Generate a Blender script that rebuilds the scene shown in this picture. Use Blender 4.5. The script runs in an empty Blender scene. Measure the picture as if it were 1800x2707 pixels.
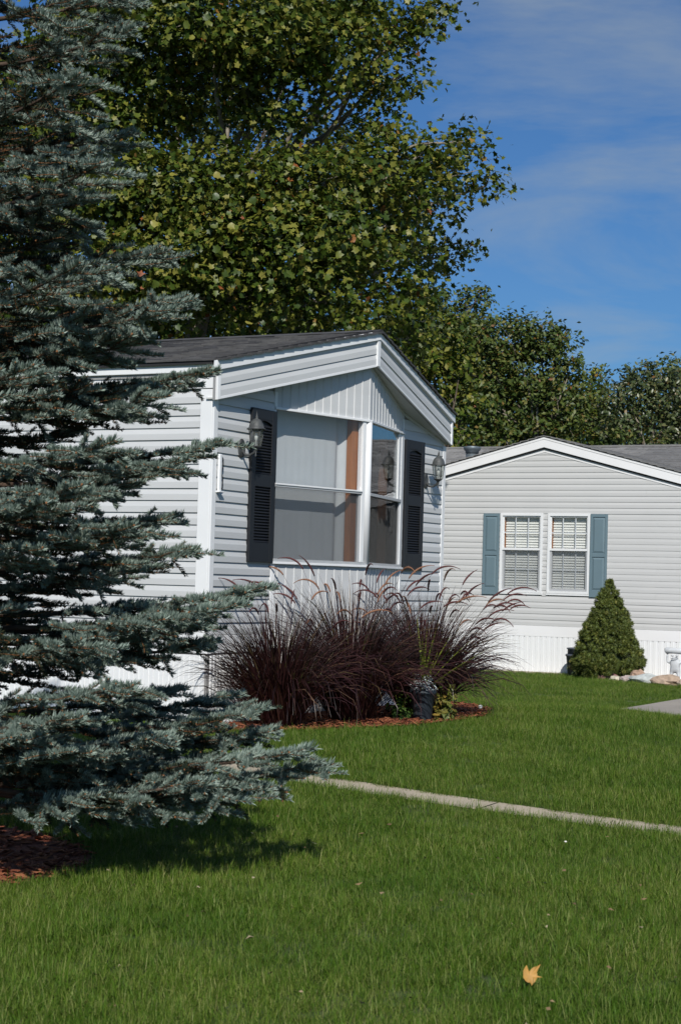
import bpy, math, random
import numpy as np
from mathutils import Matrix, Vector
random.seed(7)
rng = np.random.default_rng(11)
S = bpy.context.scene
COL = S.collection
R = math.radians

# ------------------------------------------------------------------ camera, sky, sun
EYE = 1.45
F = 4760.0                                     # focal length in photo pixels (1800 x 2707)
ROLL, PITCH = math.atan(.0277), math.atan(188 / F)
fwd = np.array([0, math.cos(PITCH), math.sin(PITCH)])
up0 = np.array([0, -math.sin(PITCH), math.cos(PITCH)])
rt0 = np.array([1.0, 0, 0])
RT = rt0 * math.cos(ROLL) + up0 * math.sin(ROLL)
UP = -rt0 * math.sin(ROLL) + up0 * math.cos(ROLL)
cd = bpy.data.cameras.new('camera')
cam = bpy.data.objects.new('camera', cd)
COL.objects.link(cam)
m = Matrix.Identity(4)
for i in range(3):
    m[i][0] = RT[i]; m[i][1] = UP[i]; m[i][2] = -fwd[i]
m[2][3] = EYE
cam.matrix_world = m
cd.sensor_fit = 'HORIZONTAL'
cd.sensor_width = 36
cd.lens = 36 * F / 1800
cd.clip_start = .1
cd.clip_end = 3000
cd.dof.use_dof = True
cd.dof.focus_distance = 16.5
cd.dof.aperture_fstop = 15
S.camera = cam
S.render.resolution_x, S.render.resolution_y = 680, 1024

SUN_EL, SUN_AZ = 38.0, 3.0                     # sun behind the camera, slightly to the right
W = bpy.data.worlds.new('World')
S.world = W
W.use_nodes = True
nt = W.node_tree
nt.nodes.clear()
def wn(t, **k):
    n = nt.nodes.new(t)
    for a, b in k.items(): setattr(n, a, b)
    return n
sky = wn('ShaderNodeTexSky', sky_type='NISHITA', sun_disc=False)
sky.sun_elevation = R(SUN_EL)
sky.sun_rotation = R(180 - SUN_AZ)
sky.air_density = 1.0
sky.dust_density = .9
sky.ozone_density = 2.0
bg = wn('ShaderNodeBackground')
bg.inputs['Strength'].default_value = .070
tc = wn('ShaderNodeTexCoord')
mp = wn('ShaderNodeMapping'); mp.inputs['Scale'].default_value = (1.0, 1.0, 3.4); mp.inputs['Rotation'].default_value = (.2, .35, .3); mp.inputs['Location'].default_value = (.9, 2.4, 1.6)
n1 = wn('ShaderNodeTexNoise'); n1.inputs['Scale'].default_value = 3.6; n1.inputs['Detail'].default_value = 7; n1.inputs['Roughness'].default_value = .60; n1.inputs['Distortion'].default_value = .35
rp = wn('ShaderNodeValToRGB')
rp.color_ramp.elements[0].position = .47; rp.color_ramp.elements[0].color = (0, 0, 0, 1)
rp.color_ramp.elements[1].position = .70; rp.color_ramp.elements[1].color = (.62, .62, .62, 1)
mx = wn('ShaderNodeMixRGB')
mx.inputs['Color2'].default_value = (4.9, 5.6, 5.9, 1)
out = wn('ShaderNodeOutputWorld')
L = nt.links.new
L(tc.outputs['Generated'], mp.inputs['Vector']); L(mp.outputs[0], n1.inputs['Vector']); L(n1.outputs['Fac'], rp.inputs['Fac'])
tint = wn('ShaderNodeMixRGB', blend_type='MULTIPLY'); tint.inputs['Fac'].default_value = 1; tint.inputs['Color2'].default_value = (.42, .74, 1.12, 1)   # deep autumn blue
L(sky.outputs[0], tint.inputs['Color1'])
L(rp.outputs['Color'], mx.inputs['Fac']); L(tint.outputs[0], mx.inputs['Color1']); L(mx.outputs[0], bg.inputs['Color']); L(bg.outputs[0], out.inputs['Surface'])

sl = bpy.data.lights.new('sun', 'SUN')
sl.energy = 4.3
sl.angle = R(.53)
sl.color = (1, .955, .88)
so = bpy.data.objects.new('sun', sl)
COL.objects.link(so)
so.rotation_euler = (R(90 - SUN_EL), 0, R(SUN_AZ))
S.view_settings.view_transform = 'Standard'
S.view_settings.look = 'None'
S.view_settings.exposure = .04
S.view_settings.gamma = 1
S.view_settings.use_curve_mapping = False

# ------------------------------------------------------------------ helpers
def ray(x, y):
    a = (x - 900) / F; b = -(y - 1353.5) / F
    return a * RT + b * UP + fwd
def at(x, y, d):                               # the world point seen at photo pixel x, y at distance d along +Y
    r = ray(x, y)
    return np.array([0, 0, EYE]) + r * d / r[1]

class Frame:
    def __init__(s, o, ang):
        s.o = np.array(o, float); s.ang = ang
        c, n = math.cos(ang), math.sin(ang)
        s.M = np.array([[c, n, 0], [-n, c, 0], [0, 0, 1]])
    def loc(s, P): return s.M @ (np.array(P, float) - s.o)
    def w(s, P): return s.o + s.M.T @ np.array(P, float)
A = R(62.3)
NH = Frame((-1.082, 14.97, 0), A)              # near house: x along the gable, y into the house
FH = Frame((2.473, 31.6, 0), A - math.pi / 2)  # far house: x along the gable to the right, y into the house

def smooth(t):
    t = np.clip(t, 0, 1); return t * t * (3 - 2 * t)
def ground(x, y):
    x = np.asarray(x, float); y = np.asarray(y, float)
    c, s_ = math.cos(A), math.sin(A)
    dx, dy = x - NH.o[0], y - NH.o[1]
    lx = dx * c + dy * s_; ly = -dx * s_ + dy * c
    ex = np.maximum(np.maximum(-lx, (lx - 4.4) * 2.2), 0); ey = np.maximum(np.maximum(-ly, ly - 16), 0)
    d = np.hypot(ex, ey)
    return .24 * (1 - smooth((d - .9) / 5.3)) + .012 * np.sin(x * 1.3 + .5) * np.sin(y * .9)
def gz(x, y): return float(ground(x, y))

def np_mesh(name, V, Fc, mats=(), mi=None, smooth_=False):
    V = np.asarray(V, np.float32); Fc = np.asarray(Fc, np.int32)
    me = bpy.data.meshes.new(name)
    k = Fc.shape[1]
    me.vertices.add(len(V)); me.vertices.foreach_set('co', V.ravel())
    me.loops.add(Fc.size); me.loops.foreach_set('vertex_index', Fc.ravel())
    me.polygons.add(len(Fc)); me.polygons.foreach_set('loop_start', np.arange(0, Fc.size, k, dtype=np.int32))
    me.polygons.foreach_set('loop_total', np.full(len(Fc), k, np.int32))
    for a in mats: me.materials.append(a)
    if mi is not None: me.polygons.foreach_set('material_index', np.asarray(mi, np.int32))
    if smooth_: me.polygons.foreach_set('use_smooth', np.ones(len(Fc), bool))
    me.update(calc_edges=True)
    return me

def link(name, me, parent=None):
    o = bpy.data.objects.new(name, me); COL.objects.link(o)
    if parent is not None: o.parent = parent
    return o
def tag(o, label=None, cat=None, group=None, kind=None):
    if label: o['label'] = label
    if cat: o['category'] = cat
    if group: o['group'] = group
    if kind: o['kind'] = kind
    return o
def thing(name, label, cat, loc=(0, 0, 0), rz=0, group=None):
    o = bpy.data.objects.new(name, None); COL.objects.link(o)
    o.empty_display_size = .2
    o.location = loc; o.rotation_euler = (0, 0, rz)
    return tag(o, label, cat, group)

class MB:                                      # mesh builder: mixed polygons
    def __init__(s, xf=None): s.v = []; s.f = []; s.m = []; s.sm = []; s.xf = xf
    def pts(s, P):
        b = len(s.v)
        for p in P: s.v.append(tuple(s.xf(*p)) if s.xf else tuple(p))
        return b
    def face(s, idx, mi=0, sm=False): s.f.append(tuple(idx)); s.m.append(mi); s.sm.append(sm)
    def poly(s, P, mi=0):
        b = s.pts(P); s.face(range(b, b + len(P)), mi); return s
    def box(s, a, c, mi=0, bev=0):
        (x0, y0, z0), (x1, y1, z1) = a, c
        if x1 < x0: x0, x1 = x1, x0
        if y1 < y0: y0, y1 = y1, y0
        if z1 < z0: z0, z1 = z1, z0
        b = s.pts([(x0, y0, z0), (x1, y0, z0), (x1, y1, z0), (x0, y1, z0), (x0, y0, z1), (x1, y0, z1), (x1, y1, z1), (x0, y1, z1)])
        for q in ((0, 3, 2, 1), (4, 5, 6, 7), (0, 1, 5, 4), (1, 2, 6, 5), (2, 3, 7, 6), (3, 0, 4, 7)):
            s.face([b + i for i in q], mi)
        return s
    def prism(s, P, Q, mi=0):                  # two matching polygons joined by sides
        n = len(P); b = s.pts(P); c = s.pts(Q)
        s.face([b + i for i in range(n)][::-1], mi); s.face([c + i for i in range(n)], mi)
        for i in range(n):
            j = (i + 1) % n; s.face((b + i, b + j, c + j, c + i), mi)
        return s
    def tube(s, path, rad, n=8, mi=0, caps=True):
        path = [Vector(p) for p in path]
        rings = []
        for i, p in enumerate(path):
            d = (path[min(i + 1, len(path) - 1)] - path[max(i - 1, 0)]).normalized()
            u = d.orthogonal().normalized() if i == 0 else (u - d * u.dot(d)).normalized()
            v = d.cross(u); r = rad[i] if isinstance(rad, (list, tuple)) else rad
            rings.append(s.pts([p + (u * math.cos(2 * math.pi * k / n) + v * math.sin(2 * math.pi * k / n)) * r for k in range(n)]))
        for a, b in zip(rings[:-1], rings[1:]):
            for k in range(n): s.face((a + k, a + (k + 1) % n, b + (k + 1) % n, b + k), mi, True)
        if caps:
            s.face([rings[0] + k for k in range(n)][::-1], mi); s.face([rings[-1] + k for k in range(n)], mi)
        return s
    def lathe(s, prof, n=16, c=(0, 0), mi=0, sm=True):   # prof: (r, z)
        rings = [s.pts([(c[0] + r * math.cos(2 * math.pi * k / n), c[1] + r * math.sin(2 * math.pi * k / n), z) for k in range(n)]) for r, z in prof]
        for a, b in zip(rings[:-1], rings[1:]):
            for k in range(n): s.face((a + k, a + (k + 1) % n, b + (k + 1) % n, b + k), mi, sm)
        s.face([rings[0] + k for k in range(n)][::-1], mi); s.face([rings[-1] + k for k in range(n)], mi)
        return s
    def mesh(s, name, *mats):
        me = bpy.data.meshes.new(name); me.from_pydata(s.v, [], s.f)
        for a in mats: me.materials.append(a)
        me.polygons.foreach_set('material_index', s.m); me.polygons.foreach_set('use_smooth', s.sm)
        me.update(); return me
    def build(s, name, mat, parent=None, bevel=0):
        o = link(name, s.mesh(name, *(mat if isinstance(mat, (list, tuple)) else [mat])), parent)
        if bevel:
            b = o.modifiers.new('bevel', 'BEVEL'); b.width = bevel; b.segments = 2; b.limit_method = 'ANGLE'; b.angle_limit = R(40)
        return o

# materials ------------------------------------------------------------------
def mat(name, col, rough=.5, noise=0, nscale=4, bump=0, bscale=40, col2=None, spec=.4, metal=0, island=None, trans=0, objrand=None, stretch=(1, 1, 1), coat=0):
    M = bpy.data.materials.new(name); M.use_nodes = True
    t = M.node_tree; N = t.nodes; P = N['Principled BSDF']; k = t.links.new
    P.inputs['Roughness'].default_value = rough; P.inputs['Specular IOR Level'].default_value = spec; P.inputs['Metallic'].default_value = metal
    P.inputs['Base Color'].default_value = (*col, 1)
    tcn = N.new('ShaderNodeTexCoord'); mpn = N.new('ShaderNodeMapping'); mpn.inputs['Scale'].default_value = stretch
    k(tcn.outputs['Object'], mpn.inputs['Vector'])
    src = None
    if island or objrand:
        cols = island or objrand
        r = N.new('ShaderNodeValToRGB'); cr = r.color_ramp
        while len(cr.elements) < len(cols): cr.elements.new(.5)
        for i, c in enumerate(cols):
            cr.elements[i].position = c[0]; cr.elements[i].color = (*c[1], 1)
        if island:
            g = N.new('ShaderNodeNewGeometry'); k(g.outputs['Random Per Island'], r.inputs['Fac'])
        else:
            g = N.new('ShaderNodeObjectInfo'); k(g.outputs['Random'], r.inputs['Fac'])
        src = r.outputs['Color']
    if noise:
        n = N.new('ShaderNodeTexNoise'); n.inputs['Scale'].default_value = nscale; n.inputs['Detail'].default_value = 5
        if island or objrand:
            g2 = N.new('ShaderNodeNewGeometry'); k(g2.outputs['Position'], n.inputs['Vector'])
        else: k(mpn.outputs[0], n.inputs['Vector'])
        rr = N.new('ShaderNodeMapRange'); rr.inputs[1].default_value = .3; rr.inputs[2].default_value = .7; k(n.outputs['Fac'], rr.inputs[0])
        mxn = N.new('ShaderNodeMixRGB'); k(rr.outputs[0], mxn.inputs['Fac'])
        if src:
            mxn.blend_type = 'MULTIPLY'; k(src, mxn.inputs['Color1']); mxn.inputs['Color2'].default_value = (*(col2 or (1 - noise,) * 3), 1)
        else:
            mxn.inputs['Color1'].default_value = (*col, 1); mxn.inputs['Color2'].default_value = (*(col2 or tuple(c * (1 - noise) for c in col)), 1)
        src = mxn.outputs['Color']
    if src: k(src, P.inputs['Base Color'])
    if bump:
        n = N.new('ShaderNodeTexNoise'); n.inputs['Scale'].default_value = bscale; n.inputs['Detail'].default_value = 4; k(mpn.outputs[0], n.inputs['Vector'])
        b = N.new('ShaderNodeBump'); b.inputs['Strength'].default_value = bump; b.inputs['Distance'].default_value = .01; k(n.outputs['Fac'], b.inputs['Height']); k(b.outputs[0], P.inputs['Normal'])
    if trans:                                  # thin leaf: some light passes through
        T = N.new('ShaderNodeBsdfTranslucent'); ms = N.new('ShaderNodeMixShader'); ms.inputs[0].default_value = trans
        if src: k(src, T.inputs['Color'])
        else: T.inputs['Color'].default_value = (*col, 1)
        k(P.outputs[0], ms.inputs[1]); k(T.outputs[0], ms.inputs[2]); k(ms.outputs[0], N['Material Output'].inputs['Surface'])
    return M
def glass_mat(name, tint, ior=1.45, screen=0, scol=(.2, .2, .2), refl=1.0, wav=0):
    M = bpy.data.materials.new(name); M.use_nodes = True
    t = M.node_tree; N = t.nodes; N.clear(); k = t.links.new
    o = N.new('ShaderNodeOutputMaterial'); tr = N.new('ShaderNodeBsdfTransparent'); tr.inputs['Color'].default_value = (*tint, 1)
    gl = N.new('ShaderNodeBsdfGlossy'); gl.inputs['Roughness'].default_value = .0; gl.inputs['Color'].default_value = (refl, refl, refl, 1)
    fr = N.new('ShaderNodeFresnel'); ge = N.new('ShaderNodeNewGeometry'); pw = N.new('ShaderNodeMath'); pw.operation = 'POWER'; pw.inputs[0].default_value = ior
    ma = N.new('ShaderNodeMath'); ma.operation = 'MULTIPLY_ADD'; ma.inputs[1].default_value = -2; ma.inputs[2].default_value = 1
    k(ge.outputs['Backfacing'], ma.inputs[0]); k(ma.outputs[0], pw.inputs[1]); k(pw.outputs[0], fr.inputs['IOR']); ms = N.new('ShaderNodeMixShader')
    k(fr.outputs[0], ms.inputs[0])
    if wav:
        n = N.new('ShaderNodeTexNoise'); n.inputs['Scale'].default_value = 2.5; tcn = N.new('ShaderNodeTexCoord'); k(tcn.outputs['Object'], n.inputs['Vector'])
        b = N.new('ShaderNodeBump'); b.inputs['Strength'].default_value = wav; b.inputs['Distance'].default_value = .02; k(n.outputs['Fac'], b.inputs['Height']); k(b.outputs[0], gl.inputs['Normal'])
    if screen:
        d = N.new('ShaderNodeBsdfDiffuse'); d.inputs['Color'].default_value = (*scol, 1); m2 = N.new('ShaderNodeMixShader'); m2.inputs[0].default_value = screen
        k(tr.outputs[0], m2.inputs[1]); k(d.outputs[0], m2.inputs[2]); k(m2.outputs[0], ms.inputs[1])
    else: k(tr.outputs[0], ms.inputs[1])
    k(gl.outputs[0], ms.inputs[2]); k(ms.outputs[0], o.inputs['Surface'])
    return M

M = {}
M['siding'] = mat('near_vinyl', (.58, .59, .595), .5, .08, 2.2, .05, 60, stretch=(.4, .4, 3))
M['trim'] = mat('white_trim', (.80, .81, .82), .42, .06, 3, .04, 50)
M['sidingf'] = mat('far_vinyl', (.54, .542, .54), .55, .05, 1.2, .05, 60)
M['trimf'] = mat('far_white_trim', (.80, .80, .81), .45, .05, 2)
M['skirt'] = mat('skirting_vinyl', (.80, .81, .82), .45, .07, 2.5, stretch=(1, 1, .4))
M['soffit'] = mat('soffit_vinyl', (.56, .57, .56), .6, .08, 3)
M['core'] = mat('wall_core', (.30, .30, .30), .8)
M['shingle'] = mat('charcoal_shingle', (.075, .075, .08), .95, noise=.45, nscale=9, bump=.5, bscale=160, island=[(0, (.05, .05, .055)), (.5, (.078, .077, .08)), (1, (.11, .107, .105))])
M['shinglef'] = mat('grey_shingle', (.22, .22, .225), .95, noise=.25, nscale=7, bump=.5, bscale=160, island=[(0, (.17, .168, .17)), (.5, (.225, .222, .22)), (1, (.29, .285, .28))])
M['shutter'] = mat('charcoal_shutter', (.013, .015, .019), .5, .2, 5, .05, 90)
M['shutterf'] = mat('teal_shutter', (.135, .200, .235), .6, .08, 3, .06, 90)
M['dark'] = mat('dark_gap', (.02, .02, .022), .8)
M['frame'] = mat('window_frame', (.76, .77, .78), .35, .05, 4)
M['alu'] = mat('aluminium_frame', (.48, .49, .50), .4, .08, 6, metal=.2)
M['glass'] = glass_mat('window_glass', (.95, .96, .97), 1.45)
M['glass2'] = glass_mat('storm_glass', (.80, .82, .83), 1.75, wav=.05)
M['screen'] = glass_mat('insect_screen', (.95, .96, .97), 1.05, .38, (.10, .10, .105), 0.2)
M['screenf'] = glass_mat('pale_insect_screen', (.95, .96, .97), 1.05, .24, (.19, .195, .20), 0.2)
M['screend'] = glass_mat('dark_insect_screen', (.9, .9, .9), 1.05, .55, (.035, .035, .035), 0.15)
M['curtain'] = mat('pale_curtain', (.72, .73, .72), .9, .05, 6, .2, 300, trans=.2)
M['wood'] = mat('brown_wood', (.40, .150, .050), .55, .25, 5, .1, 30, stretch=(4, 4, .5))
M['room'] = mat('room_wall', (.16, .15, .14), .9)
M['blind'] = mat('cream_blind', (.80, .79, .73), .6)
M['iron'] = mat('weathered_black_metal', (.022, .024, .026), .55, 1, 18, .2, 120, col2=(.085, .09, .09), spec=.5)
M['lglass'] = glass_mat('lantern_glass', (.82, .84, .82), 1.5, .12, (.45, .45, .42), wav=.4)
M['galv'] = mat('galvanised_metal', (.20, .24, .27), .45, .3, 12, metal=.5)
M['concrete'] = mat('concrete', (.46, .395, .295), .9, .25, 3, .4, 120, col2=(.35, .30, .225))
M['concretef'] = mat('driveway_concrete', (.36, .325, .28), .9, .2, 1.2, .4, 60)
M['soil'] = mat('lawn_soil', (.040, .062, .018), 1, .5, 3, .4, 30, col2=(.055, .075, .022))
M['mulch'] = mat('red_mulch', (.20, .055, .025), .95, .5, 14, .6, 60)
M['chip'] = mat('mulch_chip', (.22, .06, .03), .9, island=[(0, (.12, .03, .015)), (.5, (.24, .07, .03)), (1, (.34, .13, .06))])
GRASS = [(0, (.066, .132, .011)), (.35, (.100, .175, .015)), (.66, (.140, .218, .024)), (.86, (.205, .245, .045)), (1, (.32, .31, .12))]
M['grass'] = mat('lawn_blade', (.08, .15, .03), .55, noise=.4, nscale=.9, island=GRASS, trans=.28, spec=.22, col2=(.56, .72, .50))
M['bark'] = mat('sycamore_bark', (.13, .105, .08), .9, 1, 5, .6, 30, col2=(.28, .25, .20))
M['barkd'] = mat('dark_bark', (.12, .095, .07), .95, .5, 8, .6, 30)
M['barks'] = mat('spruce_bark', (.10, .065, .045), .95, .5, 12, .6, 40)
SYC = [(0, (.036, .066, .009)), (.35, (.070, .105, .012)), (.65, (.135, .155, .021)), (.90, (.25, .232, .042)), (.985, (.26, .23, .05)), (.993, (.30, .14, .03)), (1, (.28, .08, .03))]
M['leaf'] = mat('sycamore_leaf', (.07, .1, .02), .45, noise=.3, nscale=.8, col2=(.62, .72, .62), island=SYC, trans=.22, spec=.3)
M['leafobj'] = mat('sycamore_leaf_single', (.07, .1, .02), .45, objrand=SYC, trans=.22, spec=.5)
OAK = [(0, (.036, .062, .012)), (.4, (.064, .102, .018)), (.8, (.112, .135, .027)), (.96, (.17, .15, .036)), (1, (.20, .075, .025))]
M['leafb'] = mat('woodland_leaf', (.05, .08, .02), .5, island=OAK, trans=.2, spec=.4)
PAL = [(0, (.040, .062, .020)), (.4, (.070, .098, .032)), (.8, (.115, .135, .052)), (.96, (.165, .155, .06)), (1, (.2, .1, .03))]
M['leafp'] = mat('pale_woodland_leaf', (.07, .1, .03), .4, island=PAL, trans=.2, spec=.6)
M['needle'] = mat('blue_needle', (.15, .22, .2), .5, island=[(0, (.12, .168, .138)), (.5, (.205, .268, .225)), (.9, (.295, .355, .30)), (1, (.36, .42, .36))], spec=.35)
M['needleoldshade'] = mat('old_green_needle', (.06, .09, .05), .6, island=[(0, (.016, .030, .022)), (.6, (.036, .058, .042)), (1, (.075, .075, .028))], spec=.3)  # old needles; their near black also paints in the shade inside the crown
M['stem'] = mat('orange_twig', (.24, .10, .035), .7, .3, 20)
M['blade'] = mat('burgundy_blade', (.04, .015, .018), .36, island=[(0, (.014, .006, .007)), (.45, (.030, .011, .012)), (.8, (.055, .021, .020)), (.93, (.10, .058, .035)), (1, (.08, .085, .025))], trans=.1, spec=.42)
M['plume'] = mat('reddish_plume', (.16, .05, .045), .8, island=[(0, (.060, .016, .020)), (.6, (.12, .038, .034)), (1, (.22, .11, .08))])
M['plumet'] = mat('tan_plume', (.3, .16, .1), .8, island=[(0, (.16, .07, .045)), (.6, (.28, .14, .08)), (1, (.40, .24, .15))])
M['cone'] = mat('dwarf_spruce_needle', (.05, .08, .02), .6, island=[(0, (.050, .072, .012)), (.5, (.085, .115, .018)), (.9, (.135, .155, .026)), (1, (.18, .17, .035))], noise=.3, nscale=5)
M['pot'] = mat('slate_blue_pot', (.035, .048, .062), .6, .3, 6)
M['silver'] = mat('silver_leaf', (.42, .46, .47), .7)
M['spike'] = mat('lime_spike_leaf', (.20, .24, .03), .45, trans=.2)
M['lime'] = mat('yellow_green_leaf', (.16, .17, .03), .5, island=[(0, (.08, .12, .02)), (.6, (.20, .18, .035)), (1, (.30, .19, .04))], trans=.2)
M['green'] = mat('small_green_leaf', (.08, .16, .03), .5, island=[(0, (.05, .11, .02)), (1, (.13, .21, .04))], trans=.2)
M['statue'] = mat('white_cast_stone', (.60, .62, .64), .7, .2, 14, .2, 60)
M['bin'] = mat('slate_plastic', (.085, .095, .115), .5, .15, 6)
M['brownpot'] = mat('brown_pot', (.20, .15, .12), .85, .3, 12)
M['yleaf'] = mat('yellow_fallen_leaf', (.55, .30, .07), .6, .3, 30, trans=.15)
M['white'] = mat('white_ball', (.78, .76, .7), .5)
M['dandelion'] = mat('yellow_flower', (.7, .52, .03), .6)

# ------------------------------------------------------------------ ground, path, drive, beds
def axis(lo, hi, dense_lo, dense_hi, step):
    a = list(np.arange(dense_lo, dense_hi, step)); x = dense_lo; g = step
    while x > lo: g *= 1.35; x -= g; a.insert(0, x)
    x = a[-1]; g = step
    while x < hi: g *= 1.35; x += g; a.append(x)
    return np.array(a)
gx = axis(-900, 900, -9, 12, .35); gy = axis(-300, 1500, 2, 42, .35)
X, Y = np.meshgrid(gx, gy); Z = ground(X, Y)
V = np.stack([X, Y, Z], -1).reshape(-1, 3); nx = len(gx); ii = np.arange((len(gy) - 1) * nx).reshape(-1, nx)[:, :-1].ravel()
g_ = link('ground', np_mesh('ground', V, np.stack([ii, ii + 1, ii + 1 + nx, ii + nx], 1), [M['soil']], smooth_=True)); tag(g_, kind='structure')

def draped(name, pts_fn, nu, nv, lift, m, thick=0):
    u = np.linspace(0, 1, nu); v = np.linspace(0, 1, nv); P = []
    for b in v:
        for a in u:
            x, y = pts_fn(a, b); P.append((x, y, gz(x, y) + lift))
    Fc = [(j * nu + i, j * nu + i + 1, (j + 1) * nu + i + 1, (j + 1) * nu + i) for j in range(nv - 1) for i in range(nu - 1)]
    return link(name, np_mesh(name, P, Fc, [m], smooth_=True))
PATH = (-2.42, -2.07, -14.0, 9.0)              # near-house frame: x range, y range
def path_slab(y0, y1):
    def fn(a, b):
        q = NH.w((PATH[0] + (PATH[1] - PATH[0]) * a, y0 + (y1 - y0) * b, 0)); return q[0], q[1]
    return fn
path_root = tag(bpy.data.objects.new('path', None), kind='structure'); COL.objects.link(path_root)
yy = PATH[2]
while yy < PATH[3]:                            # poured concrete slabs with open joints
    o = draped('slab', path_slab(yy + .006, yy + 1.494), 4, 8, .008, M['concrete']); o.parent = path_root; yy += 1.5
def drive_fn(a, b):
    q = np.array([2.68, 20.40]) + np.array([.465, .885]) * 9 * b + np.array([.885, -.465]) * 9 * a; return q[0], q[1]
tag(draped('driveway', drive_fn, 20, 20, .035, M['concretef']), kind='structure')

def chips(name, pts, parent=None, m=None, size=(.012, .05)):
    n = len(pts); V = []; Fc = []
    for p in pts:
        a = random.random() * math.pi; l = random.uniform(size[0], size[1]) ; w = l * random.uniform(.2, .45); t = random.uniform(-.35, .35)
        c, s_ = math.cos(a), math.sin(a); b = len(V)
        for (u, v, h) in ((-l, -w, 0), (l, -w, 0), (l, w, 0), (-l, w, 0), (-l * .9, 0, .006), (l * .9, 0, .006)):
            V.append((p[0] + u * c - v * s_, p[1] + u * s_ + v * c, p[2] + h + u * t + .004))
        Fc += [(b, b + 1, b + 5, b + 4), (b + 3, b + 4, b + 5, b + 2), (b, b + 3, b + 2, b + 1)]
    return link(name, np_mesh(name, V, Fc, [m or M['chip']]), parent)
def bed_half(lx):                              # front edge of the bed at the near house
    t = np.clip((lx + .55) / 5.0, 0, 1)
    return -1.42 * (np.sin(np.pi * t) ** .45)
def bed_fn(a, b):
    lx = -.55 + 5.0 * a; q = NH.w((lx, float(bed_half(lx)) * b + .02, 0)); return q[0], q[1]
o = tag(draped('mulch_bed', bed_fn, 24, 8, .014, M['mulch']), kind='structure')
pts = []
for _ in range(1500):
    lx = random.uniform(-.45, 4.35); q = NH.w((lx, float(bed_half(lx)) * random.random() ** .6, 0)); pts.append((q[0], q[1], gz(q[0], q[1]) + .016))
tag(chips('mulch_chips', pts), kind='stuff')
SPX, SPY = -2.28, 9.15                         # spruce trunk
def ring_fn(a, b):
    t = 2 * math.pi * a; r = 1.0 * b; return SPX + r * math.cos(t) * 1.06, SPY + r * math.sin(t)
o = tag(draped('mulch_ring', ring_fn, 40, 6, .014, M['mulch']), kind='structure')
pts = []
for _ in range(1600):
    t = random.random() * 2 * math.pi; r = math.sqrt(random.random()) * 1.02; x, y = SPX + r * math.cos(t) * 1.06, SPY + r * math.sin(t); pts.append((x, y, gz(x, y) + .016))
tag(chips('mulch_chips', pts), kind='stuff')

# ------------------------------------------------------------------ near house
house = thing('mobile_home', 'grey mobile home with V shaped bay window, white trim and dark louvered shutters', 'mobile home', (NH.o[0], NH.o[1], 0), A)
HW, HL = 4.64, 16.0
SID0, CRS = .989, .1018
def wall_L(s, o, z): return (-o, s, z)         # long wall facing the camera: s runs back into the picture
def wall_G(s, o, z): return (s, -o, z)         # gable wall
def wall_R(s, o, z): return (HW + o, s, z)
def wall_F(s, o, z): return (s, -o, z)
BL, BV, BR = np.array([1.0, 0.]), np.array([2.315, -.28]), np.array([3.63, 0.])
eL = (BV - BL) / np.linalg.norm(BV - BL); nL = np.array([eL[1], -eL[0]]); LEN = float(np.linalg.norm(BV - BL))
eR = (BR - BV) / np.linalg.norm(BR - BV); nR = np.array([eR[1], -eR[0]])
def bayL(s, o, z): p = BL + eL * s + nL * o; return (p[0], p[1], z)
def bayR(s, o, z): p = BV + eR * s + nR * o; return (p[0], p[1], z)

def siding_piece(xf, s0, s1, z, h, m, parent, top=None, lip=.018):
    prof = [(.0015, 0), (lip, 0), (lip, h * .50), (.004, h), (.0015, h)]
    jt = random.uniform(-.0008, .0008)
    b = MB(xf); b.prism([(s0, o + (jt if 0 < i < 4 else 0), z + q) for i, (o, q) in enumerate(prof)], [(s1, o + (jt if 0 < i < 4 else 0), z + q) for i, (o, q) in enumerate(prof)])
    return b.build('siding_panel', m, parent)
def siding(xf, s0, s1, zlo, zhi, m, parent, seams=None, clip=None, lip=.018):
    z = zlo; k = 0
    while z < zhi - .01:
        a, c = (s0, s1) if clip is None else clip(z)
        if c - a > .05:
            cuts = [a] + ([q for q in seams(k) if a + .3 < q < c - .3] if seams else []) + [c]
            for u, v in zip(cuts[:-1], cuts[1:]): siding_piece(xf, u + (.0005 if u > a else 0), v - (.0005 if v < c else 0), z, min(CRS, zhi - z), m, parent, lip=lip)
        z += CRS; k += 1

# wall core
b = MB(); b.box((.004, .004, .3), (.09, HL, 3.2)); b.box((HW - .09, .004, .3), (HW - .004, HL, 3.2)); b.box((.09, HL - .09, .3), (HW - .09, HL, 3.2))
b.box((.09, .004, .3), (1.0, .09, 3.15)); b.box((3.63, .004, .3), (HW - .09, .09, 3.15)); b.box((1.0, .004, .3), (3.63, .09, .9))
b.build('wall', M['core'], house)
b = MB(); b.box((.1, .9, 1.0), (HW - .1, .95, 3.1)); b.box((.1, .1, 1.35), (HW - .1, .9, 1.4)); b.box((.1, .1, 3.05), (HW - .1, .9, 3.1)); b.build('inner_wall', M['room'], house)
siding(wall_L, .118, HL, SID0, 3.03, M['siding'], house, seams=lambda k: [3.4 + (k * 1.37) % 2.4, 7 + (k * 1.37) % 2.4, 10.6 + (k * 1.37) % 2.4])
siding(wall_G, .048, .995, SID0, 3.13, M['siding'], house)
siding(wall_G, 3.635, HW - .05, SID0, 3.13, M['siding'], house)
siding(wall_R, .05, HL, SID0, 3.03, M['siding'], house)
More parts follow.
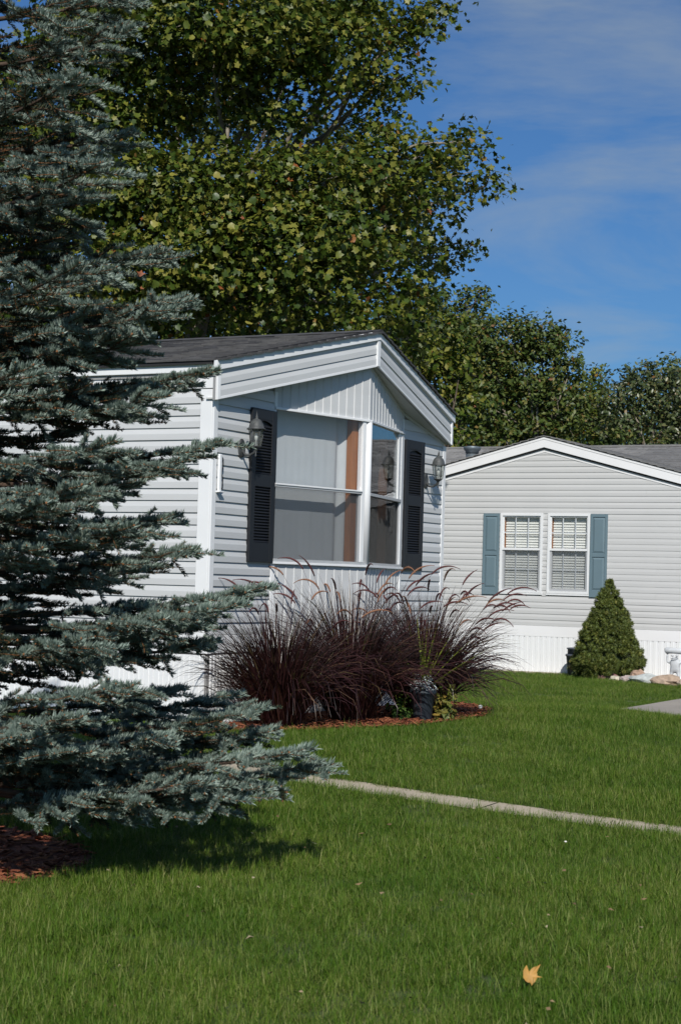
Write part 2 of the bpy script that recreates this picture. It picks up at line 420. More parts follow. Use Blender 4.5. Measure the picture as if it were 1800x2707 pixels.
# corner boards, belly band
b = MB(); b.box((-.022, -.022, .83), (.046, .0, 2.96)); b.box((-.022, .0, .83), (0, .116, 3.04)); b.build('corner_board', M['trim'], house, .004)
b = MB(); b.box((HW - .048, -.022, .83), (HW + .022, .0, 2.93)); b.box((HW, .0, .83), (HW + .022, .1, 3.04)); b.build('corner_board', M['trim'], house, .004)
b = MB(wall_L); b.box((.118, 0, .835), (HL, .017, .985)); b.build('belly_band', M['trim'], house, .003)
b = MB(wall_G); b.box((.048, 0, .835), (HW - .05, .017, .985)); b.build('belly_band', M['trim'], house, .003)
def skirt_mesh(h, w=.1):
    b = MB()
    pr = [(0, 0), (.006, .013), (w * .42, .013), (w * .45, .018), (w * .55, .018), (w * .58, .013), (w - .006, .013), (w - .0005, 0)]
    for (a, c) in zip(pr[:-1], pr[1:]): b.poly([(a[0], -a[1], 0), (c[0], -c[1], 0), (c[0], -c[1], h), (a[0], -a[1], h)])
    b.poly([(p[0], -p[1], h) for p in pr])
    return b.mesh('skirting_panel', M['skirt'])
sk = skirt_mesh(.70)
for i in range(46): o = link('skirting_panel', sk, house); o.location = (.04 + i * .1, -.012, .12)
for i in range(100):
    o = link('skirting_panel', sk, house); o.rotation_euler = (0, 0, -math.pi / 2); o.location = (-.012, .1 + i * .1, .12)
b = MB(wall_L); b.box((0, -.02, .822), (10.2, .012, .833)); b.build('skirting_rail', M['dark'], house)
b = MB(wall_G); b.box((0, -.02, .822), (HW, .012, .833)); b.build('skirting_rail', M['dark'], house)
b = MB(wall_L); b.box((-.01, -.03, .1), (10.2, -.001, .82)); b.build('skirting_backing', M['core'], house)
b = MB(wall_G); b.box((.03, -.03, .1), (HW, -.001, .82)); b.build('skirting_backing', M['core'], house)

# roof: ridge along y at x = HW/2
CX = HW / 2
PKY = -.345
def front_y(x): return -.06 + (PKY + .06) * (1 - abs(x - CX) / CX)
def roof_z(x): return 3.835 - .2265 * abs(x - CX)       # top of shingles
EX = -.085
roof = MB()
for sgn in (0, 1):
    xs = (EX, CX) if sgn == 0 else (HW + .085, CX)
    P = [(xs[0], front_y(xs[0]) + .02, roof_z(xs[0]) - .02), (xs[1], front_y(xs[1]) + .02, roof_z(xs[1]) - .02), (xs[1], HL + .2, roof_z(xs[1]) - .02), (xs[0], HL + .2, roof_z(xs[0]) - .02)]
    roof.prism(P, [(x, y, z - .03) for x, y, z in P])
roof = roof.build('roof', M['dark'], house)
def shingle_row(side, k, n, exposure, parent):
    b = MB()
    x0 = EX - .012 + (CX - EX + .012) * k / n; x1 = x0 + (CX - EX + .012) / n + .03
    x1 = min(x1, CX)
    t0 = .016; y = front_y(x0) - .062
    first = True
    while y < HL + .2:
        l = random.choice((.14, .2, .25, .32)) if y < 7 else .9
        y2 = min(y + l, HL + .22)
        ya, yb = y, y2
        dz = random.uniform(-.002, .0035); dx = random.uniform(-.006, .006) if k else 0
        fa = front_y(x1) - .062 if first else ya
        P = [(x0 + dx, ya, roof_z(x0) + dz - .002), (x0 + dx, yb, roof_z(x0) + dz - .002), (x1, yb, roof_z(x1) - .012), (x1, fa, roof_z(x1) - .012)]
        if side: P = [(HW - x, yy_, z) for x, yy_, z in P]
        b.prism(P, [(p[0], p[1], p[2] - t0) for p in P])
        first = False; y = y2 + .003
    return b.build('shingle_row', M['shingle'], parent)
NR = 17
for side in (0, 1):
    for k in range(NR): shingle_row(side, k, NR, .14, roof)
b = MB(); b.prism([(CX - .13, PKY - .04, roof_z(CX - .13) + .003), (CX, PKY - .045, 3.845), (CX + .13, PKY - .04, roof_z(CX + .13) + .003)], [(CX - .13, HL + .2, roof_z(CX - .13) + .003), (CX, HL + .2, 3.845), (CX + .13, HL + .2, roof_z(CX + .13) + .003)])
b.build('ridge_cap', M['shingle'], roof)

# prow gable overhang: two raking faces that meet at the ridge
PL, PK = np.array([-.05, -.055]), np.array([CX, PKY])
def prow(side):
    def f(s, o, z):                            # s metres along the rake from the low end, z measured above the sloping lower edge
        e = PK - PL; ln = np.linalg.norm(e); e = e / ln; n = np.array([e[1], -e[0]]); p = PL + e * s + n * o
        zz = z + 2.945 + (3.494 - 2.945) * s / ln
        return (p[0] if side == 0 else HW - p[0], p[1], zz)
    return f
PLEN = float(np.linalg.norm(PK - PL))
for side in (0, 1):
    xf = prow(side)
    def ext(o_, z0, z1, o0=0.0, s0=0.0): # a strip from the low end to the mitre at the ridge
        b = MB(xf); mit = lambda o: PLEN + o * .122
        b.prism([(s0, o0, z0), (s0, o_, z0), (s0, o_, z1), (s0, o0, z1)], [(mit(o0), o0, z0), (mit(o_), o_, z0), (mit(o_), o_, z1), (mit(o0), o0, z1)]); return b
    ext(.018, 0, .022).build('rake_edge', M['trim'], house, .002)
    for zz, h in ((.0225, .1), (.1228, .1),):
        b = MB(xf); pr = [(.0, 0), (.016, 0), (.016, .05), (.005, h), (0, h)]
        b.prism([(.03, o, zz + q) for o, q in pr], [(PLEN - .02, o, zz + q) for o, q in pr]).build('siding_panel', M['siding'], house)
    ext(.008, .223, .25).build('rake_strip', M['siding'], house)
    ext(.036, .2505, .335, 0.0, -.045).build('fascia', M['trim'], house, .003)
    ext(.020, .335, .352, 0.0, -.045).build('drip_edge', M['dark'], house)
    b = MB(xf); b.box((-.012, -.01, 0), (.028, .024, .249)); b.build('end_trim', M['trim'], house, .003)
    b = MB(xf); b.box((-.03, -.015, .0), (PLEN, 0, .33)); b.build('overhang_backing', M['core'], house)
b = MB(); b.box((CX - .03, PKY - .026, 3.494), (CX + .03, PKY + .0, 3.744)); b.build('peak_trim', M['trim'], house, .004)
# soffit under the prow
for side in (0, 1):
    mx_ = (lambda x: x) if side == 0 else (lambda x: HW - x)
    z_ = lambda x: 2.947 + (3.494 - 2.945) * (x + .05) / (CX + .05)
    P = [(mx_(x), y, z_(x) + .004) for x, y in ((-.04, -.05), (CX, PKY + .004), (CX, .05), (-.04, .05))]
    b = MB(); b.prism(P, [(x, y, z + .012) for x, y, z in P]); b.build('soffit', M['soffit'], house)
    P = [(mx_(x), -.02, z_(x) - dz) for x, dz in ((.05, .03), (1.0, .03), (1.0, .0), (.05, .0))]
    b = MB(); b.prism(P, [(x, 0.0, z) for x, y, z in P]); b.build('frieze_trim', M['soffit'], house)
    xf = bayL if side == 0 else bayR
    sA = lambda s: s if side == 0 else LEN - s
    zb = lambda s: z_(1.0 + s * (BV[0] - BL[0]) / LEN)
    b = MB(xf); b.prism([(sA(s), .0, z) for s, z in ((0, zb(0) - .03), (LEN, zb(LEN) - .03), (LEN, zb(LEN)), (0, zb(0)))], [(sA(s), .016, z) for s, z in ((0, zb(0) - .03), (LEN, zb(LEN) - .03), (LEN, zb(LEN)), (0, zb(0)))]); b.build('frieze_trim', M['soffit'], house)
# eave of the long wall
b = MB(wall_L); b.box((-.04, 0, 3.178), (HL, .062, 3.282)); b.build('eave_fascia', M['trim'], house, .004)
b = MB(wall_L); b.box((-.04, 0, 3.145), (HL, .04, 3.178)); b.build('eave_gap', M['core'], house)
b = MB(wall_L); b.box((-.02, 0, 3.045), (HL, .03, 3.143)); b.build('frieze_board', M['trim'], house, .003)
b = MB(wall_R); b.box((-.04, 0, 3.145), (HL, .062, 3.282)); b.build('eave_fascia', M['trim'], house, .004)
b = MB(wall_R); b.box((-.02, 0, 3.03), (HL, .03, 3.143)); b.build('frieze_board', M['trim'], house, .003)

# bay window
bay = tag(bpy.data.objects.new('bay_window', None)); COL.objects.link(bay); bay.parent = house
def vpanel(xf, s0, s1, zlo, zt0, zt1, m):
    b = MB(xf); w = s1 - s0
    pr = [(s0 + .001, .000), (s0 + .005, .010), (s1 - .016, .010), (s1 - .011, .016), (s1 - .004, .016), (s1 - .0008, .000)]
    zt = lambda s: zt0 + (zt1 - zt0) * (s - s0) / w
    for a, c in zip(pr[:-1], pr[1:]): b.poly([(a[0], a[1], zlo), (c[0], c[1], zlo), (c[0], c[1], zt(c[0])), (a[0], a[1], zt(a[0]))])
    return b.build('vertical_panel', m, bay)
NP = 12
for side, xf in ((0, bayL), (1, bayR)):
    b = MB(xf)
    zz = lambda s: (2.947 + .549 * (1.05 + (s if side == 0 else LEN - s) * (BV[0] - BL[0]) / LEN) / (CX + .05))
    b.prism([(0, -.04, 2.98), (LEN, -.04, 2.98), (LEN, -.04, zz(LEN) - .005), (0, -.04, zz(0) - .005)], [(0, -.001, 2.98), (LEN, -.001, 2.98), (LEN, -.001, zz(LEN) - .005), (0, -.001, zz(0) - .005)])
    b.box((0, -.04, .88), (LEN, -.001, 1.60)); b.build('bay_backing', M['core'], bay)
    for k in range(NP):
        s0, s1 = LEN * k / NP, LEN * (k + 1) / NP
        vpanel(xf, s0, s1, 2.99, zz(s0) - .028, zz(s1) - .028, M['siding'])
        vpanel(xf, s0, s1, .93, 1.603, 1.603, M['siding'])
    b = MB(xf); b.box((0 if side == 0 else -.004, 0, 2.968), (LEN + (.004 if side == 0 else 0), .034, 2.99)); b.build('head_trim', M['trim'], bay, .003)
    b = MB(xf); b.box((0 if side == 0 else -.005, 0, 1.603), (LEN + (.005 if side == 0 else 0), .042, 1.624)); b.build('sill', M['trim'], bay, .003)
    b = MB(xf); b.box((.03, -.03, 1.625), (LEN - .03, .026, 1.650)); b.build('sill_track', M['alu'], bay, .002)
    b = MB(xf); b.box((0 if side == 0 else -.004, 0, .862), (LEN + (.004 if side == 0 else 0), .022, .93)); b.build('base_trim', M['trim'], bay, .003)
    e0, e1 = (0, .052) if side == 0 else (LEN - .052, LEN)
    b = MB(xf); b.box((e0, .0, .93), (e1, .024, 1.602)); b.build('corner_trim', M['trim'], bay, .003)
    b = MB(xf); b.box((.0, -.05, 1.651), (.026, .018, 2.967)) if side == 0 else b.box((LEN - .10, -.05, 1.651), (LEN, .024, 2.967)); b.build('jamb', M['frame'], bay, .003)
    b = MB(xf); b.box((-.004 if side == 0 else LEN - .034, .0, 2.992), (.034 if side == 0 else LEN + .004, .02, 3.125)); b.build('corner_trim', M['trim'], bay, .002)
b = MB(); b.poly([(BL[0], 0, .862), (BV[0], BV[1], .862), (BR[0], 0, .862)]); b.build('bay_floor', M['soffit'], bay)
b = MB(); b.lathe([(.045, 1.625), (.045, 2.967)], 20, (BV[0], BV[1] + .01)); b.build('corner_post', M['frame'], bay)
# left light: frame, two sashes, curtain, wooden post behind
lw = tag(bpy.data.objects.new('window', None)); COL.objects.link(lw)
b = MB(bayL); b.box((1.243, -.04, 1.651), (1.290, .022, 2.967)); b.build('jamb', M['frame'], bay, .003)
b = MB(bayL); b.box((1.2915, -.04, 1.651), (1.318, .008, 2.967)); b.build('mullion_gap', M['alu'], bay)
bpy.data.objects.remove(lw)
b = MB(bayL); b.box((.027, -.03, 2.286), (1.242, .026, 2.304)); b.build('meeting_rail', M['alu'], bay, .002)
b = MB(bayL); b.box((.027, -.03, 2.3045), (1.242, .034, 2.319)); b.build('sash_rail', M['frame'], bay, .002)
b = MB(bayL); b.box((1.216, -.02, 1.651), (1.2425, .012, 2.285)); b.build('sash_stile', M['alu'], bay, .002)
b = MB(bayL); b.box((.027, -.02, 1.651), (.037, .012, 2.285)); b.build('sash_stile', M['alu'], bay, .002)
for k in range(16):
    b = MB(bayL); b.box((1.301, .008, 1.72 + k * .078), (1.308, .0095, 1.735 + k * .078)); b.build('weep_hole', M['dark'], bay)
b = MB(bayL); b.box((.028, -.006, 2.32), (1.242, -.002, 2.966)); b.build('pane', M['glass'], bay)
b = MB(bayL); b.box((.038, -.012, 1.652), (1.215, -.008, 2.285)); b.build('pane', M['glass'], bay)
b = MB(bayL); b.poly([(.038, .004, 1.652), (1.215, .004, 1.652), (1.215, .004, 2.285), (.038, .004, 2.285)]); b.build('insect_screen', M['screen'], bay)
n = 90; vs = []; fs = []
for i in range(n + 1):
    t = i / n; s = .215 + (1.262 - .215) * t
    o = -.14 + .0011 * math.sin(t * 34) * t + .0005 * math.sin(t * 71 + 1) + (.028 * math.exp(-((t - .905) / .035) ** 2) - .035 * math.exp(-((t - .84) / .04) ** 2)) * .8
    for z in np.linspace(1.50, 2.995, 12):
        ss = s + .006 * math.sin(z * 2.3 + t * 9) * t
        vs.append(bayL(ss, o + .0008 * math.sin(z * 3 + i * .21), z))
for i in range(n):
    for j in range(11): a = i * 12 + j; fs.append((a, a + 12, a + 13, a + 1))
o = link('curtain', np_mesh('curtain', vs, fs, [M['curtain']], smooth_=True), bay)
b = MB(bayL); b.box((1.168, -.115, 1.5), (1.295, -.05, 2.99)); b.build('wooden_post', M['wood'], bay, .003)
b = MB(bayR); b.box((.02, -.12, 1.5), (.16, -.045, 2.99)); b.build('wooden_post', M['wood'], bay, .003)
# right light
b = MB(bayR); b.box((.046, -.03, 2.278), (LEN - .101, .028, 2.306)); b.build('meeting_rail', M['alu'], bay, .002)
b = MB(bayR); b.box((.046, -.03, 1.651), (.075, .01, 2.967)); b.build('jamb', M['alu'], bay, .002)
b = MB(bayR); b.box((LEN - .20, -.03, 2.307), (LEN - .101, .018, 2.967)); b.build('sash_stile', M['frame'], bay, .002)
b = MB(bayR); b.box((LEN - .135, -.03, 1.651), (LEN - .101, .014, 2.277)); b.build('sash_stile', M['alu'], bay, .002)
b = MB(bayR); b.box((.076, .002, 2.307), (LEN - .201, .006, 2.966)); b.build('pane', M['glass2'], bay)
b = MB(bayR); b.box((.076, -.012, 1.652), (LEN - .136, -.008, 2.277)); b.build('pane', M['glass2'], bay)
b = MB(bayR); b.poly([(.076, .004, 1.652), (LEN - .136, .004, 1.652), (LEN - .136, .004, 2.277), (.076, .004, 2.277)]); b.build('insect_screen', M['screend'], bay)
vs = []; fs = []
for i in range(41):
    t = i / 40; s = LEN - .40 + .26 * t
    for z in (1.5, 2.2, 2.995): vs.append(bayR(s, -.13 + .02 * math.sin(t * 40), z))
for i in range(40):
    for j in range(2): a = i * 3 + j; fs.append((a, a + 3, a + 4, a + 1))
o = link('curtain', np_mesh('curtain', vs, fs, [M['wood']], smooth_=True), bay)

# louvered shutters
def shutter(x0, x1, z0, z1, parent):
    w, h = x1 - x0, z1 - z0
    b = MB()
    st = .072
    b.box((0, 0, 0), (w, -.008, h))
    b.box((0, -.008, 0), (st, -.034, h)); b.box((w - st, -.008, 0), (w, -.034, h))
    b.box((st, -.008, 0), (w - st, -.033, .17)); b.box((st, -.008, .655), (w - st, -.033, .765)); b.box((st, -.008, h - .09), (w - st, -.033, h))
    n = 10                                     # arched top rail
    for i in range(n):
        a0, a1 = i / n, (i + 1) / n; f = lambda a: h - .13 + .03 * math.sin(math.pi * a)
        xa, xb = st + (w - 2 * st) * a0, st + (w - 2 * st) * a1
        b.prism([(xa, -.009, f(a0)), (xb, -.009, f(a1)), (xb, -.009, h - .089), (xa, -.009, h - .089)], [(xa, -.031, f(a0)), (xb, -.031, f(a1)), (xb, -.031, h - .089), (xa, -.031, h - .089)])
    s = b.build('shutter', M['shutter'], parent, .003)
    s.location = (x0, -.012, z0)
    lm = MB(); ww = w - 2 * st - .002
    lm.prism([(0, -.010, .020), (0, -.026, .0), (0, -.028, .0035), (0, -.012, .0235)], [(ww, -.010, .020), (ww, -.026, .0), (ww, -.028, .0035), (ww, -.012, .0235)])
    me = lm.mesh('louver', M['shutter'])
    for lo, hi in ((.172, .653), (.767, h - .125)):
        k = 0
        while lo + k * .0255 + .02 < hi:
            o = link('louver', me, s); o.location = (st + .001, 0, lo + k * .0255); k += 1
    return s
shutter(.575, .992, 1.612, 2.945, house)['label'] = 'dark louvered shutter left of the bay window'
shutter(3.645, 4.085, 1.60, 2.925, house)['label'] = 'dark louvered shutter right of the bay window'

# utility cover on the corner
uc = thing('utility_cover', 'narrow white plastic cable cover hanging at the corner of the grey mobile home', 'cable cover', (NH.o[0], NH.o[1], 0), A)
b = MB(); b.box((.047, -.05, 2.19), (.085, -.026, 2.50)); b.build('cover', M['trim'], uc, .006)
b = MB(); b.tube([(.10, -.03, 2.49), (.112, -.04, 2.46), (.108, -.045, 2.40), (.10, -.035, 2.34), (.108, -.045, 2.30), (.112, -.04, 2.22), (.098, -.03, 2.20)], .0055, 6); b.build('cable', M['shutter'], uc)
b = MB(); b.box((.04, -.06, 2.18), (.115, -.022, 2.192)); b.build('ledge', M['trim'], uc, .002)

# wall lanterns
def lantern(lx, zb, label):
    q = NH.w((lx, -.012, zb))
    t = thing('wall_lantern', label, 'lantern', tuple(q), A, 'wall lanterns beside the bay window')
    b = MB(); b.tube([(0, 0, 0), (0, -.014, 0), (0, -.020, 0)], [.058, .056, .042], 20); o = b.build('back_plate', M['iron'], t)
    for v in o.data.vertices: v.co.z *= 1.45
    b = MB(); b.tube([(0, -.018, -.02), (0, -.045, -.055), (0, -.09, -.06), (0, -.13, -.04), (0, -.15, -.012), (0, -.15, .01)], [.013, .012, .011, .011, .012, .014], 10); b.build('arm', M['iron'], t)
    c = (0, -.15)
    b = MB(); b.lathe([(.004, -.075), (.009, -.062), (.004, -.05), (.010, -.03), (.012, -.01), (.030, .004), (.046, .014), (.046, .020)], 16, c); b.build('bottom_cup', M['iron'], t)
    b = MB(); b.lathe([(.043, .0205), (.062, .158)], 6, c, sm=False); b.build('glass_body', M['lglass'], t)
    for k in range(6):
        a = 2 * math.pi * k / 6
        b = MB(); b.tube([(c[0] + .0445 * math.cos(a), c[1] + .0445 * math.sin(a), .02), (c[0] + .0635 * math.cos(a), c[1] + .0635 * math.sin(a), .159)], .0032, 6); b.build('cage_bar', M['iron'], t)
    b = MB(); b.lathe([(.008, .02), (.008, .07), (.014, .075), (.016, .10), (.010, .125), (.002, .13)], 10, c); b.build('bulb', M['trim'], t)
    b = MB(); b.lathe([(.055, .160), (.083, .158), (.084, .164), (.066, .176), (.060, .20), (.048, .228), (.028, .246), (.014, .252), (.010, .262), (.014, .268), (.008, .276), (.010, .285), (.004, .300), (.0015, .318)], 20, c); b.build('roof_cap', M['iron'], t)
    return t
lantern(.44, 2.578, 'weathered black wall lantern left of the bay window, in front of the left shutter')
lantern(4.17, 2.535, 'weathered black wall lantern right of the bay window, near the house corner')

# ------------------------------------------------------------------ far house
far = thing('mobile_home', 'pale grey mobile home with white gable trim and teal shutters behind the lawn', 'mobile home', (FH.o[0], FH.o[1], 0), A - math.pi / 2)
FCX, FHW = 1.17, 4.0
FX0, FX1 = FCX - FHW, FCX + FHW
def ftop(x): return 3.885 - .262 * abs(x - FCX)          # underside of the fascia
b = MB()
def core(P): b.prism([(x, .003, z) for x, z in P], [(x, .12, z) for x, z in P])
core([(FX0, .05), (FX1, .05), (FX1, 1.372), (FX0, 1.372)]); core([(FX0, 1.372), (.378, 1.372), (.378, 2.746), (FX0, 2.746)]); core([(2.026, 1.372), (FX1, 1.372), (FX1, 2.746), (2.026, 2.746)]); core([(1.167, 1.372), (1.257, 1.372), (1.257, 2.746), (1.167, 2.746)])
core([(FX0, 2.746), (FX1, 2.746), (FX1, ftop(FX1)), (FCX, ftop(FCX)), (FX0, ftop(FX0))])
for x in (FX0, FX1 - .1): b.box((x, .12, .05), (x + .1, 6, 2.8))
b.build('wall', M['core'], far)
WZ0, WZ1 = 1.372, 2.746
def fclip(z): 
    r = (3.885 - .02 - z - .0) / .262; return max(FX0, FCX - r), min(FX1, FCX + r)
def fclip2(lo, hi):
    def f(z):
        a, c = fclip(z); return max(a, lo), min(c, hi)
    return f
seam = lambda k: [(-.63 if k % 2 else .02 + .3 * (k % 3)) - .6 * ((k // 4) % 2), 3.0 + .5 * (k % 3)]
zlo = .812
zw0 = zlo + CRS * 5; zw1 = zlo + CRS * 19
siding(wall_F, FX0, FX1, zlo, zw0, M['sidingf'], far, seams=seam, clip=fclip, lip=.014)
siding(wall_F, FX0, FX1, zw0, zw1, M['sidingf'], far, seams=seam, clip=fclip2(FX0, .375), lip=.014)
siding(wall_F, FX0, FX1, zw0, zw1, M['sidingf'], far, clip=fclip2(2.028, FX1), lip=.010, seams=lambda k: [3.2 + .4 * (k % 2)])
siding(wall_F, 1.168, 1.256, zw0, zw1, M['sidingf'], far, lip=.014)
siding(wall_F, FX0, FX1, zw1, 3.87, M['sidingf'], far, seams=seam, clip=fclip, lip=.014)
b = MB(wall_F); b.box((FX0, 0, .625), (FX1, .022, .808)); b.build('belly_band', M['trimf'], far, .003)
skf = skirt_mesh(.62)
for i in range(80): o = link('skirting_panel', skf, far); o.location = (FX0 + i * .1, -.005, .005)
b = MB(wall_F)
for i in range(27):
    if i % 3 != 1: b.box((FX0 + i * .3, -.01, .612), (FX0 + i * .3 + .26, .016, .622))
b.build('skirting_rail', M['dark'], far)
b = MB(wall_F); b.box((FX0 - .2, .0, -.15), (FX1 + .2, .22, .018)); o = b.build('footing', M['concrete'], far)
# gable fascia, in two raking boards with a groove, and the roof
for sg in (-1, 1):
    def xf(s, o, z, sg=sg): return (FCX + sg * s, -o, ftop(FCX) - .262 * s + z)
    E = FHW + .35
    b = MB(xf); b.prism([(0, .0, .006), (0, .07, .006), (0, .07, .145), (0, .0, .145)], [(E, .0, .006), (E, .07, .006), (E, .07, .145), (E, .0, .145)]); b.build('fascia', M['trimf'], far, .003)
    b = MB(xf); b.prism([(0, .0, .1455), (0, .077, .1455), (0, .077, .185), (0, .0, .185)], [(E, .0, .1455), (E, .077, .1455), (E, .077, .185), (E, .0, .185)]); b.build('fascia_cap', M['trimf'], far, .002)
    b = MB(xf); b.prism([(0, .0, -.075), (0, .020, -.075), (0, .020, -.022), (0, .0, -.022)], [(E - .3, .0, -.075), (E - .3, .020, -.075), (E - .3, .020, -.022), (E - .3, .0, -.022)]); b.build('rake_trim', M['trimf'], far, .002)
    b = MB(xf); b.prism([(0, -.02, -.022), (0, .045, -.022), (0, .045, .005), (0, -.02, .005)], [(E, -.02, -.022), (E, .045, -.022), (E, .045, .005), (E, -.02, .005)]); b.build('rake_gap', M['dark'], far)
rf = MB()
for sg in (-1, 1):
    E = FHW + .38
    P = [(FCX, -.085, ftop(FCX) + .186), (FCX + sg * E, -.085, ftop(FCX) + .186 - .262 * E), (FCX + sg * E, 6, ftop(FCX) + .186 - .262 * E), (FCX, 6, ftop(FCX) + .186)]
    rf.prism(P, [(x, y, z + .015) for x, y, z in P])
rf = rf.build('roof', M['dark'], far)
def far_rows(x0, x1, ya, za, yb, zb, exposure, parent, tab):
    ln = math.hypot(yb - ya, zb - za); n = int(ln / exposure)
    for k in range(n):
        t0, t1 = k / n, min(1, (k + 1.15) / n); b = MB(); x = x0 - random.random() * tab
        while x < x1:
            w = tab * random.uniform(.75, 1.25); dz = random.uniform(0, .006)
            P = [(max(x, x0), ya + (yb - ya) * t0, za + (zb - za) * t0 + .020 + dz), (min(x + w, x1), ya + (yb - ya) * t0, za + (zb - za) * t0 + .020 + dz),
                 (min(x + w, x1), ya + (yb - ya) * t1, za + (zb - za) * t1 + .006), (max(x, x0), ya + (yb - ya) * t1, za + (zb - za) * t1 + .006)]
            b.prism([(p[0], p[1], p[2] - .014) for p in P], P); x += w + .006
        b.build('shingle_row', M['shinglef'], parent)
# cross wing behind, its roof slope faces the lawn
YE, ZE, YR, ZR = 1.7, 3.12, 5.6, 4.36
b = MB(); b.prism([(-9, YE, ZE), (11, YE, ZE), (11, YR, ZR), (-9, YR, ZR)], [(-9, YE, ZE - .05), (11, YE, ZE - .05), (11, YR, ZR - .05), (-9, YR, ZR - .05)])
b.prism([(-9, 9.5, ZE), (11, 9.5, ZE), (11, YR, ZR), (-9, YR, ZR)], [(-9, 9.5, ZE - .05), (11, 9.5, ZE - .05), (11, YR, ZR - .05), (-9, YR, ZR - .05)])
wing = b.build('roof', M['dark'], far)
far_rows(-9, 11, YE, ZE, YR, ZR, .15, wing, .3)
b = MB(); b.box((-9, YR - .12, ZR - .012), (11, YR + .1, ZR + .024)); b.build('ridge_cap', M['shinglef'], wing)
for sg in (-1, 1):                             # shingles of the gable roof
    n = 30; E = FHW + .39
    for k in range(n):
        b = MB(); s0 = E * (1 - k / n); s1 = E * (1 - (k + 1.1) / n); s1 = max(s1, 0); y = -.095
        while y < 6:
            w = random.uniform(.22, .38); dz = random.uniform(0, .005)
            P = [(FCX + sg * s0, y, ftop(FCX) + .222 - .262 * s0 + dz), (FCX + sg * s0, y + w, ftop(FCX) + .222 - .262 * s0 + dz), (FCX + sg * s1, y + w, ftop(FCX) + .208 - .262 * s1), (FCX + sg * s1, y, ftop(FCX) + .208 - .262 * s1)]
            b.prism([(p[0], p[1], p[2] - .014) for p in P], P); y += w + .005
        b.build('shingle_row', M['shinglef'], rf)
b = MB(); b.box((-8.8, 1.9, .0), (11, 2.0, 3.1)); b.box((-8.8, 2.0, 0), (-8.7, 9.2, 3.1)); b.build('wing_wall', M['sidingf'], far)
# vent pipe
vx, vy = -1.34, 2.6
b = MB(); b.lathe([(.12, 3.25), (.12, 4.0)], 20, (vx, vy)); v_ = b.build('vent_pipe', M['galv'], far)
b = MB(); b.lathe([(.125, 3.84), (.17, 3.85), (.17, 3.885), (.125, 3.895)], 20, (vx, vy)); b.build('vent_collar', M['barkd'], v_)
b = MB(); b.lathe([(.13, 4.01), (.13, 4.05), (.155, 4.07), (.17, 4.11), (.17, 4.135), (.10, 4.15)], 20, (vx, vy)); b.build('vent_cap', M['galv'], v_)
b = MB(); b.lathe([(.10, 3.99), (.10, 4.015)], 16, (vx, vy)); b.build('vent_neck', M['galv'], v_)

# windows
def far_window(x0, x1, label):
    w = bpy.data.objects.new('window', None); COL.objects.link(w); w.parent = far; w.location = (x0, 0, WZ0); w['label'] = label
    W_, H = x1 - x0, WZ1 - WZ0
    fr = .042
    b = MB(wall_F)
    b.box((0, -.09, 0), (fr, .034, H)); b.box((W_ - fr, -.09, 0), (W_, .034, H)); b.box((fr, -.09, H - fr), (W_ - fr, .034, H)); b.box((fr, -.09, 0), (W_ - fr, .034, fr)); b.build('frame', M['frame'], w, .003)
    b = MB(wall_F); b.box((-.01, 0, -.03), (W_ + .01, .03, -.001)); b.build('sill', M['frame'], w, .002)
    mid = H * .535
    b = MB(wall_F); b.box((fr + .001, -.05, mid), (W_ - fr - .001, .024, mid + .038)); b.build('meeting_rail', M['frame'], w, .002)
    b = MB(wall_F); i0, i1 = fr + .001, W_ - fr - .001
    b.box((i0, -.06, fr + .001), (i0 + .035, .004, mid - .001)); b.box((i1 - .035, -.06, fr + .001), (i1, .004, mid - .001)); b.box((i0 + .035, -.06, fr + .001), (i1 - .035, .004, fr + .04)); b.build('sash', M['alu'], w, .002)
    b = MB(wall_F)
    b.box((i0, -.02, mid + .039), (i0 + .022, .012, H - fr - .001)); b.box((i1 - .022, -.02, mid + .039), (i1, .012, H - fr - .001)); b.box((i0 + .022, -.02, H - fr - .022), (i1 - .022, .012, H - fr - .001)); b.build('sash', M['frame'], w, .002)
    for lo, hi, oo in ((fr + .04, mid - .002, -.035), (mid + .04, H - fr - .022, -.004)):
        for k in (1, 2):
            x = i0 + (i1 - i0) * k / 3; b = MB(wall_F); b.box((x - .008, oo - .008, lo), (x + .008, oo, hi)); b.build('muntin', M['frame'], w)
        zc = (lo + hi) / 2; b = MB(wall_F)
        for k in range(3): b.box((i0 + (i1 - i0) * k / 3 + .010, oo - .007, zc - .008), (i0 + (i1 - i0) * (k + 1) / 3 - .010, oo - .001, zc + .008))
        b.build('muntin', M['frame'], w)
        b = MB(wall_F); b.box((i0 + .002, oo + .003, lo), (i1 - .002, oo + .006, hi)); b.build('pane', M['glass'], w)
    b = MB(wall_F); b.poly([(i0 + .03, .001, fr + .03), (i1 - .03, .001, fr + .03), (i1 - .03, .001, mid), (i0 + .03, .001, mid)]); b.build('insect_screen', M['screenf'], w)
    b = MB(); pr = [(0, -.025), (.004, -.008), (.004, .008), (0, .025), (.002, .025), (.006, .008), (.006, -.008), (.002, -.025)]; b.prism([(0, q, z) for q, z in pr], [(W_ - .10, q, z) for q, z in pr]); sm = b.mesh('blind_slat', M['blind'])
    z = fr + .02; k = 0
    while z < H - fr - .02:
        o = link('blind_slat', sm, w); o.location = (.068, .075, z); o.rotation_euler = (R(-24 + random.uniform(-4, 4)), random.uniform(-.002, .002), 0); z += .0445; k += 1
    b = MB(); b.box((.05, .07, H - fr - .06), (W_ - .02, .11, H - fr)); b.build('blind_rail', M['blind'], w)
    b = MB(); b.box((fr + .002, .05, fr), (fr + .02, .10, H - fr)); b.build('inner_casing', M['wood'], w)
    b = MB(); b.box((-.02, .16, -.02), (W_ + .02, .17, H + .02)); b.build('room_back', M['room'], w)
    return w
